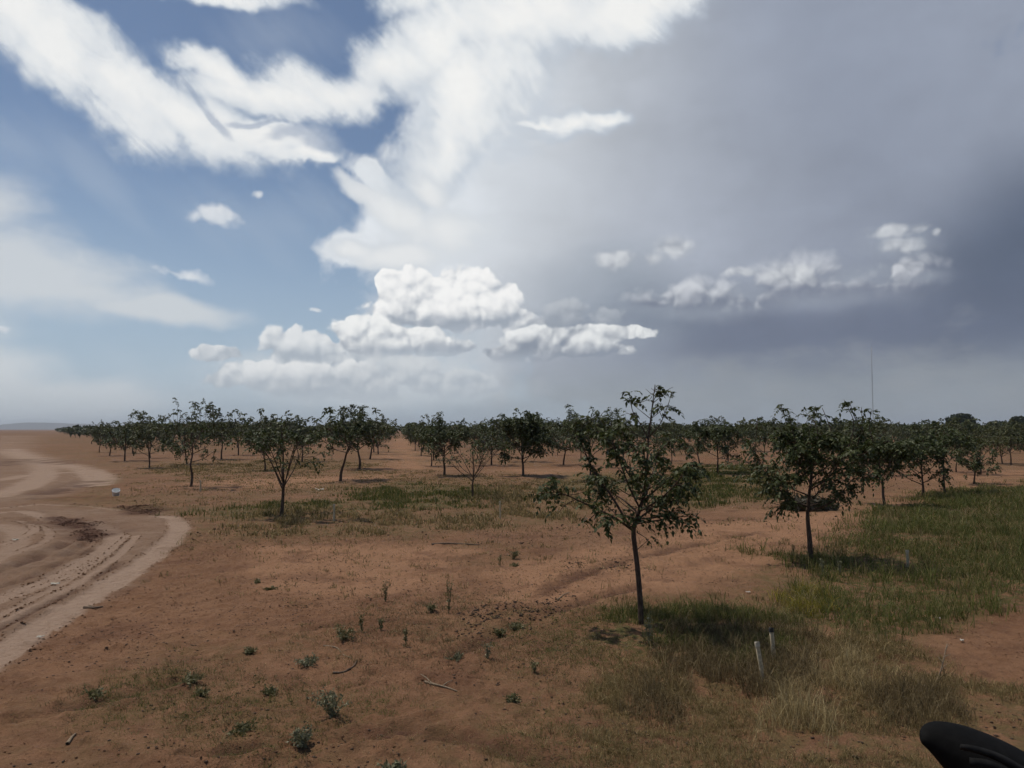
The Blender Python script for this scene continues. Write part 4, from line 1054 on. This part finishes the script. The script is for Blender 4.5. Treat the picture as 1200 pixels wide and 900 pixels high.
WE = [(395, 832, 54, 36, 'bushy grey-green weed, largest of the low foreground weeds', 'bush', M_WEEDG, 1.3), (362, 862, 36, 24, 'grey-green weed at the front, below the largest one', 'bush', M_WEEDG, 1.2),
      (367, 777, 36, 15, 'flat mat-like grey-green weed left of the curved twig', 'mat', M_WEEDG, 1.3), (405, 750, 34, 18, 'low green weed just above the pale dry root', 'mat', M_WEED, 1.1),
      (454, 702, 20, 24, 'small upright green weed, left of the tallest spindly one', 'tall', M_WEED, 1.2), (527, 718, 14, 44, 'tallest spindly upright weed casting a shadow on bare soil', 'tall', M_WEED, 1.5),
      (427, 739, 16, 22, 'upright weed right above the low green one', 'tall', M_WEED, 1.0), (449, 738, 12, 16, 'small tuft weed just right of the pair of upright ones', 'tall', M_WEED, 1.0),
      (478, 756, 14, 26, 'thin upright weed in the middle of the bare soil', 'tall', M_WEED, 1.1), (507, 716, 14, 12, 'short weed left of the foot of the tallest spindly one', 'bush', M_WEED, .8),
      (602, 650, 16, 13, 'small dark weed on the bare soil left of the front tree, farther one', 'bush', M_WEED, 1.0), (586, 658, 6, 15, 'thin dark sprig just left of the small dark weed', 'tall', M_WEED, .9),
      (603, 658, 14, 5, 'flat dark weed just below the small dark weed', 'mat', M_WEED, .8), (322, 687, 22, 6, 'flat dark weed on bare soil below the vase-shaped tree', 'mat', M_WEED, .9), (306, 679, 12, 5, 'tiny dark weed left of the flat dark one', 'mat', M_WEED, .8),
      (585, 741, 20, 10, 'low weed at the left end of a short weedy ridge', 'bush', M_WEED, .9), (606, 735, 26, 12, 'low weed in the middle of a short weedy ridge', 'bush', M_WEED, 1.0), (572, 770, 12, 20, 'thin grey weed below the weedy ridge', 'tall', M_WEEDG, .8),
      (626, 783, 16, 14, 'dark tuft of weed on bare soil left of the dry grass', 'tall', M_WEED, .9), (322, 808, 22, 10, 'dark low weed left of the largest grey-green weed', 'mat', M_WEED, 1.1), (297, 764, 18, 6, 'flat dark weed far left of the mat-like one', 'mat', M_WEED, .9),
      (463, 888, 30, 12, 'pale flat weed at the bottom centre edge', 'mat', M_WEEDG, 1.1), (230, 800, 34, 10, 'faint flat weed on the brown soil, lower left', 'mat', M_WEED, 1.0), (120, 815, 30, 9, 'thin flat weed near the lower left corner', 'mat', M_WEED, .9),
      (240, 812, 24, 8, 'second faint flat weed touching the first, lower left', 'mat', M_WEED, .9), (290, 850, 40, 9, 'spread-out flat weed along the small rut, lower left', 'mat', M_WEED, 1.0), (600, 812, 24, 9, 'low flat weed near the centre, right of the forked twig', 'mat', M_WEED, .9),
      (535, 770, 34, 9, 'thin pale flat weed just above the forked twig', 'mat', M_WEEDG, .7), (960, 672, 16, 22, 'silvery weed at the foot of the dense round-headed tree', 'tall', M_WEEDG, 1.3), (980, 672, 14, 22, 'silvery spire weed right of that tree trunk in the grass', 'tall', M_WEEDG, 1.2),
      (926, 650, 8, 16, 'leafy sucker shoot left of the trunk of the dense round-headed tree', 'tall', M_WEED, 1.0), (758, 752, 18, 36, 'silvery weed right of the foot of the front tree trunk', 'tall', M_WEEDG, 1.4)]
for i, (px, py, w, h, lab, kind, m_, dn) in enumerate(WE): weed(px, py, w, h, lab, 60+i, kind, m_, dn)

# ------------------------------------------------------------------ grass, litter and clods (uncountable)
def blade_mat(name, cols):
    m, t, p = mat(name); r_ = nd(t, 'ShaderNodeNewGeometry').outputs['Random Per Island']
    cr = nd(t, 'ShaderNodeValToRGB'); t.links.new(r_, cr.inputs[0])
    for i, (pos, c_) in enumerate(cols):
        e = cr.color_ramp.elements[i] if i < 2 else cr.color_ramp.elements.new(pos)
        e.position = pos; e.color = (*c_, 1)
    t.links.new(cr.outputs[0], p.inputs['Base Color']); p.inputs['Roughness'].default_value = .7; p.inputs['Specular IOR Level'].default_value = .2
    tr = nd(t, 'ShaderNodeBsdfTranslucent'); t.links.new(cr.outputs[0], tr.inputs['Color'])
    mx = nd(t, 'ShaderNodeMixShader'); mx.inputs[0].default_value = .38
    t.links.new(p.outputs[0], mx.inputs[1]); t.links.new(tr.outputs[0], mx.inputs[2]); t.links.new(mx.outputs[0], t.nodes['Material Output'].inputs['Surface'])
    return m
M_GRASS = blade_mat('green_blade', [(0.0, (.066, .078, .020)), (1.0, (.280, .220, .085)), (.5, (.108, .118, .032)), (.74, (.145, .130, .045))])
M_STRAW = blade_mat('straw_blade', [(0.0, (.100, .078, .030)), (1.0, (.46, .345, .170)), (.45, (.185, .138, .056)), (.8, (.290, .215, .098))])
M_STRAW2 = blade_mat('pale_straw', [(0.0, (.20, .150, .066)), (1.0, (.62, .49, .26)), (.5, (.36, .27, .13)), (.8, (.47, .36, .18))])
M_YEL = blade_mat('yellow_weed', [(0.0, (.12, .11, .02)), (1.0, (.42, .32, .06)), (.5, (.22, .19, .035)), (.8, (.32, .25, .045))])
M_DEAD = blade_mat('dead_blade', [(0.0, (.085, .060, .028)), (1.0, (.310, .230, .115)), (.6, (.150, .108, .052))])
def scatter(polys, n, soft, amp, seed, clump=1.0, csc=1.1, thr=.45):
    r_ = np.random.default_rng(seed); xs = np.concatenate([[q[0] for q in p] for p in polys]); ys = np.concatenate([[q[1] for q in p] for p in polys])
    out = []; tot = 0; tries = 0
    x0, x1, y0, y1 = xs.min()-1, xs.max()+1, max(4.9, ys.min()-1), ys.max()+1
    while tot < n and tries < 40:
        k = 60000; X = r_.uniform(x0, x1, k); Y = r_.uniform(y0, y1, k); tries += 1
        v = (np.abs(X) < .95*Y+2.0); X, Y = X[v], Y[v]
        w = mask_of(polys, X, Y, soft, amp, seed % 40)
        if clump: w = w*sstep(fbm(X, Y, csc, 4, seed+9), thr-.12*clump, thr+.14*clump)
        kp = r_.uniform(0, 1, len(X)) < w; out.append(np.stack([X[kp], Y[kp]], -1)); tot += kp.sum()
    return np.concatenate(out)[:n]
def blades(name, XY, h, w, lean, m, seed, label, hj=.5):
    r_ = np.random.default_rng(seed); n = len(XY)
    ci = r_.integers(0, max(1, n//13), n); loose = r_.uniform(0, 1, n) < .30; cs_ = np.exp(r_.normal(0, .33, n))      # most blades stand in tufts
    sp = (.045*np.clip(XY[ci, 1]/11, .6, 3))[:, None]
    XY = np.where(loose[:, None], XY, XY[ci]+r_.normal(0, 1, (n, 2))*sp); cs_ = np.where(loose, .8, cs_[ci])
    X, Y = XY[:, 0], XY[:, 1]; Z = ground_h(X, Y)-.012
    hh = cs_*h*r_.uniform(1-hj, 1+hj, n)*(.6+.8*fbm(X, Y, .8, 3, seed)); a = r_.uniform(0, 6.28, n); ln = lean*r_.uniform(.2, 1.2, n)*hh
    ww = w*r_.uniform(.7, 1.3, n)*np.clip(Y/11, .55, 4.0); fa = r_.uniform(0, 6.28, n)
    wx, wy = np.cos(fa)*ww, np.sin(fa)*ww; lx, ly = np.cos(a)*ln, np.sin(a)*ln
    b = np.stack([X, Y, Z], -1); W = np.stack([wx, wy, 0*wx], -1); L_ = np.stack([lx, ly, 0*lx], -1); U = np.stack([0*hh, 0*hh, hh], -1)
    mid = b+L_*.30+U*.60; tip = b+L_+U*np.clip(1-.25*(ln/hh)**2, .4, 1)[:, None]
    co = np.stack([b-W, b+W, mid+W*.75, mid-W*.75, tip+W*.12, tip-W*.12], 1).reshape(-1, 3)
    i = np.arange(n)[:, None]*6; q = np.concatenate([i+np.array([[0, 1, 2, 3]]), i+np.array([[3, 2, 4, 5]])], 1).reshape(-1, 4)
    o = put(name, mesh_np(name, co, q, m)); o['kind'] = 'stuff'; o['label'] = label; return o
blades('green_grass', scatter(GREEN[:1], 105000, .5, .7, 13, 1.0, 1.0, .39), .135, .0042, 1.1, M_GRASS, 1, 'dull green grass and weeds filling the ground at the right')
blades('green_grass', scatter(GREEN[1:4], 20000, .5, .6, 14, .9, .8, .48), .11, .006, .6, M_GRASS, 2, 'green grass in strips between the farther trees')
blades('green_grass', scatter(GREEN[4:5], 9000, .45, .5, 15, .8, 1.6, .47), .12, .0042, 1.0, M_GRASS, 3, 'dark green weeds round the foot of the front tree')
blades('dry_grass', scatter(DRYG[2:3], 52000, .5, .8, 17, 1.0, 1.5, .44), .062, .0034, 1.3, M_STRAW, 4, 'dry straw-coloured grass in the right foreground')
blades('dry_grass', scatter(DRYG[:2], 13000, .6, .8, 18, 1.0, .9, .50), .10, .0055, .9, M_STRAW, 5, 'dry grass round the trees left of centre')
blades('dry_grass', scatter(DRYG[3:], 11000, .5, .8, 19, 1.0, 1.4, .5), .075, .0042, .8, M_STRAW, 6, 'thin dry grass between the front trees')
TUFT = [[G(*q) for q in L] for L in ([(930, 790), (970, 762), (1020, 752), (1050, 770), (1060, 800), (1000, 822), (950, 815)], [(885, 820), (930, 800), (960, 850), (900, 860)], [(920, 702), (955, 698), (965, 722), (930, 724)])]
blades('dry_grass', scatter(TUFT, 4200, .3, .6, 23, 1.0, 2.8, .50), .13, .0036, .9, M_STRAW2, 7, 'taller pale straw tufts right of the two stakes')
DEADP = [[G(*q) for q in L] for L in ([(780, 735), (870, 728), (940, 740), (950, 790), (900, 812), (820, 800), (770, 770)], [(740, 790), (800, 780), (830, 810), (780, 840), (730, 825)], [(1010, 805), (1090, 790), (1120, 830), (1040, 850)])]
blades('dead_weeds', scatter(DEADP, 15000, .3, .4, 24, 1.0, 2.4, .45), .12, .0040, 1.1, M_DEAD, 8, 'dead grey-brown weeds tangled round the two stakes')
blades('dead_weeds', scatter(FAINT+[[G(*q) for q in L] for L in ([(380, 730), (480, 700), (560, 690), (640, 720), (660, 800), (560, 830), (450, 800)],)], 16000, .5, .8, 25, 1.0, 1.3, .47), .04, .0032, 1.4, M_DEAD, 9, 'sparse dead sprigs scattered over the bare soil')
blades('dry_grass', scatter(FAINT, 22000, .5, .8, 26, 1.0, 1.1, .46), .032, .0032, 1.2, M_GRASS, 10, 'faint low green growth on the foreground soil')

def bits(name, XY, size, m, seed, label, flat=.6):
    """small irregular lumps lying on the soil"""
    r_ = np.random.default_rng(seed); n = len(XY); Z = ground_h(XY[:, 0], XY[:, 1])
    base = np.array([(1, 0, 0), (-1, 0, 0), (0, 1, 0), (0, -1, 0), (0, 0, 1), (0, 0, -1)], float); f = np.array([(0, 2, 4), (2, 1, 4), (1, 3, 4), (3, 0, 4), (2, 0, 5), (1, 2, 5), (3, 1, 5), (0, 3, 5)])
    s_ = size*np.clip(np.exp(r_.normal(0, .55, n)), .3, 2.1); v = base[None]*r_.uniform(.55, 1.35, (n, 6, 1))+r_.normal(0, .18, (n, 6, 3)); v[..., 2] *= flat
    a = r_.uniform(0, 6.28, n); c_, s1 = np.cos(a)[:, None], np.sin(a)[:, None]; v = np.stack([v[..., 0]*c_-v[..., 1]*s1, v[..., 0]*s1+v[..., 1]*c_, v[..., 2]], -1)
    co = v*s_[:, None, None]+np.stack([XY[:, 0], XY[:, 1], Z+s_*.25], -1)[:, None]
    q = (np.arange(n)[:, None, None]*6+f[None]).reshape(-1, 3)
    o = put(name, mesh_np(name, co.reshape(-1, 3), q, m)); o['kind'] = 'stuff'; o['label'] = label
ALL = [[G(*q) for q in ((-150, 900), (1350, 900), (1350, 620), (-150, 620))]]
FARF = [[G(*q) for q in ((-100, 640), (1300, 640), (1300, 560), (-100, 560))]]
def offroad(a): return a[road_mask(a[:, 0], a[:, 1]) < .3]
bits('soil_clods', offroad(scatter(ALL, 14000, .3, .2, 33, .9, .9, .5)), .0068, M_SOIL, 1, 'small clods of red soil scattered over the ground')
bits('soil_clods', scatter(DAMP, 2200, .15, .25, 34, .5, 3.0), .014, simple('damp_clod', (.090, .046, .030), .95, .1, .3, 20), 2, 'dark damp clods churned up on the dirt road')
bits('soil_clods', offroad(scatter(FARF, 2500, .3, .2, 35, .9, .5, .52)), .018, simple('dark_clod', (.075, .044, .030), .95, .1, .3, 20), 3, 'dark clods scattered between the farther trees')
bits('leaf_litter', offroad(scatter(ALL, 17000, .3, .2, 36, 1.0, .7, .48)), .0078, simple('dry_litter', (.090, .060, .042), .9, .15, .4, 20), 4, 'dark dry leaf litter sprinkled over the soil', .35)
LIT2 = [[G(*q) for q in ((660, 655), (740, 652), (742, 666), (662, 666))], [G(*q) for q in ((560, 710), (660, 700), (640, 730), (540, 750))]]
bits('leaf_litter', scatter(LIT2, 700, .15, .2, 37, .6, 2.0), .013, simple('dark_litter', (.060, .040, .029), .9, .15, .3, 20), 5, 'dark litter strip on the soil behind the front tree', .4)

YELP = [[G(*q) for q in ((912, 700), (935, 692), (965, 704), (958, 724), (925, 722))]]
blades('yellow_weeds', scatter(YELP, 1500, .2, .35, 30, .8, 2.5, .46), .15, .005, 1.0, M_YEL, 14, 'yellowish weeds at the left edge of the green grass')
MIDG = [[G(*q) for q in ((150, 700), (1000, 700), (900, 560), (180, 545))]]
blades('dry_grass', offroad(scatter(MIDG, 32000, .6, .6, 27, 1.0, .6, .46)), .06, .0045, 1.0, M_STRAW, 11, 'scattered withered grass over the middle ground between the trees')
FORE = [[G(*q) for q in ((250, 905), (760, 905), (760, 700), (330, 700))]]
blades('dry_grass', scatter(FORE, 9000, .4, .5, 28, 1.0, 1.7, .55), .04, .003, 1.3, M_STRAW, 12, 'thin straw sprigs over the foreground soil')
blades('dry_grass', scatter(GREEN[:1], 15000, .5, .7, 31, 1.0, 1.4, .5), .16, .0036, .8, M_STRAW, 15, 'yellowed stalks standing in the green grass at the right')
M_GRASS2 = blade_mat('bright_green_blade', [(0.0, (.085, .100, .024)), (1.0, (.24, .22, .075)), (.5, (.130, .142, .036)), (.85, (.170, .165, .050))])
blades('green_grass', scatter(GREEN[:1], 20000, .5, .7, 34, 1.0, .7, .50), .18, .0046, .9, M_GRASS2, 17, 'brighter green weed clumps within the grass at the right')
edge_pts = []
re_ = np.random.default_rng(9)
for pts, w, kk in LANES[:8]:
    P_ = np.array(pts); P_ = P_[P_[:, 1] < 40]
    for i in range(len(P_)-1):
        n_ = int(np.hypot(*(P_[i+1]-P_[i]))*26); t_ = re_.uniform(0, 1, (n_, 1)); q_ = P_[i]*(1-t_)+P_[i+1]*t_
        dd = P_[i+1]-P_[i]; nn_ = np.array([-dd[1], dd[0]])/(np.hypot(*dd)+1e-9); sgn = re_.choice((-1, 1), (n_, 1))
        edge_pts.append(q_+nn_*sgn*(w*re_.uniform(.85, 1.35, (n_, 1))))
edge_pts = np.concatenate(edge_pts); edge_pts = edge_pts[(edge_pts[:, 1] > 5) & (np.abs(edge_pts[:, 0]) < .72*edge_pts[:, 1]+.5)]
bits('soil_clods', edge_pts, .011, M_SOIL, 16, 'crumbled soil along the edges of the wheel tracks')
LEFTG = [[G(*q) for q in L] for L in ([(60, 800), (250, 770), (300, 840), (200, 870), (60, 850)], [(300, 790), (420, 800), (420, 870), (320, 880)])]
blades('green_grass', scatter(LEFTG, 5000, .9, 1.2, 29, 1.0, 1.6, .50), .030, .003, 1.2, M_GRASS, 13, 'faint green growth on the soil at lower left')

# ------------------------------------------------------------------ the vehicle mirror in the corner
def mirror():
    d = .95
    def Pm(px, py, dd):            # where the housing's outline sits, measured at its distance
        return np.array([(px-600)/FPX*dd, dd, CAM_H-(py+3.0-HORIZON)/FPX*dd])
    o = thing('vehicle_mirror', 'black plastic housing of a vehicle mirror in the lower right corner', 'mirror', tuple(Pm(1170, 905, d)))
    o0 = np.array(o.location)
    # stations along the housing: (upper edge, lower edge) and half depth
    ST = [((1066, 852), (1067, 858), .006, 0), ((1071, 845), (1073, 863), .014, .006), ((1084, 842.5), (1086, 879), .024, .010), ((1102, 845), (1104, 902), .036, .012), ((1126, 850.5), (1128, 936), .050, .010),
          ((1152, 858), (1153, 962), .056, .006), ((1180, 868.5), (1180, 985), .058, .0), ((1210, 884), (1206, 1000), .056, -.004), ((1240, 903), (1232, 1005), .048, -.01), ((1262, 925), (1256, 1000), .034, -.014), ((1272, 950), (1270, 985), .012, -.016)]
    n = 28; rings = []
    for (u, l, hd, off) in ST:
        a, b = Pm(*u, d), Pm(*l, d); c_ = (a+b)/2; ax = (a-b)/2; dp = np.array([.25, 1, .15]); dp /= np.linalg.norm(dp)
        rings.append([c_+ax*math.copysign(abs(math.cos(t))**.75, math.cos(t))+dp*(hd*math.copysign(abs(math.sin(t))**.85, math.sin(t))+off) for t in np.linspace(0, 2*math.pi, n, endpoint=False)])
    R_ = np.array(rings)-o0; co = R_.reshape(-1, 3); k = len(ST); i = np.arange(k*n).reshape(k, n); j = np.roll(i, -1, 1)
    q = np.stack([i[:-1], j[:-1], j[1:], i[1:]], -1).reshape(-1, 4)
    me = mesh_np('housing', co, q, M_BLACK, None, True)
    bm = bmesh.new(); bm.from_mesh(me)
    bm.verts.ensure_lookup_table()
    bm.faces.new([bm.verts[v] for v in i[0]]); bm.faces.new([bm.verts[v] for v in i[-1][::-1]]); bmesh.ops.recalc_face_normals(bm, faces=bm.faces); bm.to_mesh(me); bm.free()
    me.polygons.foreach_set('use_smooth', [True]*len(me.polygons))
    ho = put('housing', me, o); sb = ho.modifiers.new('smooth', 'SUBSURF'); sb.levels = sb.render_levels = 2
    def surf(px, py): return Pm(px, py, d-.075)-o0
    def strip(nm, top, bot, m, pop=0.0):
        N = 12; A = curve([np.array([*q, 0.]) for q in top], N); B = curve([np.array([*q, 0.]) for q in bot], N); bm = bmesh.new()
        def proj(p):               # onto the near face of the housing
            best = None
            for si in range(k-1):
                x0, x1 = ST[si][0][0], ST[si+1][0][0]
                if x0 <= p[0] <= x1 or si == k-2:
                    f = (p[0]-x0)/(x1-x0); u = np.array(ST[si][0])*(1-f)+np.array(ST[si+1][0])*f; l = np.array(ST[si][1])*(1-f)+np.array(ST[si+1][1])*f; hd = ST[si][2]*(1-f)+ST[si+1][2]*f
                    t = np.clip((p[1]-u[1])/(l[1]-u[1]), .02, .98); cs = 1-2*t; ang = math.acos(min(1, abs(cs)**(1/.75))); dep = hd*math.sin(ang)**.85
                    return Pm(p[0], p[1], d-dep-pop)-o0
        va = [bm.verts.new(proj(p)) for p in A]; vb = [bm.verts.new(proj(p)) for p in B]
        for t in range(N-1): bm.faces.new((va[t], vb[t], vb[t+1], va[t+1]))
        s_ = put(nm, bm_mesh(nm, bm, m, True), o); md = s_.modifiers.new('thick', 'SOLIDIFY'); md.thickness = .006; md.offset = 0
    strip('ridge', [(1112, 860), (1130, 863), (1155, 871), (1180, 884), (1194, 893)], [(1112, 864), (1128, 867), (1152, 875), (1176, 888), (1192, 897)], M_BLACK2, .004)
    strip('ridge', [(1122, 874), (1140, 876), (1160, 884), (1182, 896)], [(1122, 884), (1140, 886), (1158, 891), (1178, 903)], M_BLACK2, .002)
    strip('seam', [(1187, 874), (1196, 880), (1206, 888)], [(1186, 880), (1196, 886), (1206, 894)], M_CAPD, .003)
    bm = bmesh.new(); gl = []
    # the mount runs on, out of view, down to the vehicle
    arm = Tubes(); a0 = Pm(1215, 960, d)-o0; arm.add(curve([a0, a0+np.array([.07, -.06, -.10]), a0+np.array([.12, -.25, -.22]), a0+np.array([.10, -.45, -.30])], 10), np.linspace(.030, .04, 10), 12)
    put('arm', arm.mesh('arm', M_BLACK), o); bm.free()
mirror()

# ------------------------------------------------------------------ the air: far things fade towards blue-grey
def haze():
    bm = bmesh.new(); box_bm(bm, 0, 4400, 43.4, 18000, 9200, 93.2)
    m = bpy.data.materials.new('haze_air'); m.use_nodes = True; t = m.node_tree; t.nodes.clear()
    v = t.nodes.new('ShaderNodeVolumePrincipled'); v.inputs['Color'].default_value = (.80, .86, .95, 1); v.inputs['Density'].default_value = 0.00014; v.inputs['Anisotropy'].default_value = 0.2
    ou = t.nodes.new('ShaderNodeOutputMaterial'); t.links.new(v.outputs[0], ou.inputs['Volume'])
    o = put('haze', bm_mesh('haze', bm, m)); o['kind'] = 'stuff'; o['label'] = 'thin haze over the plain'
haze()
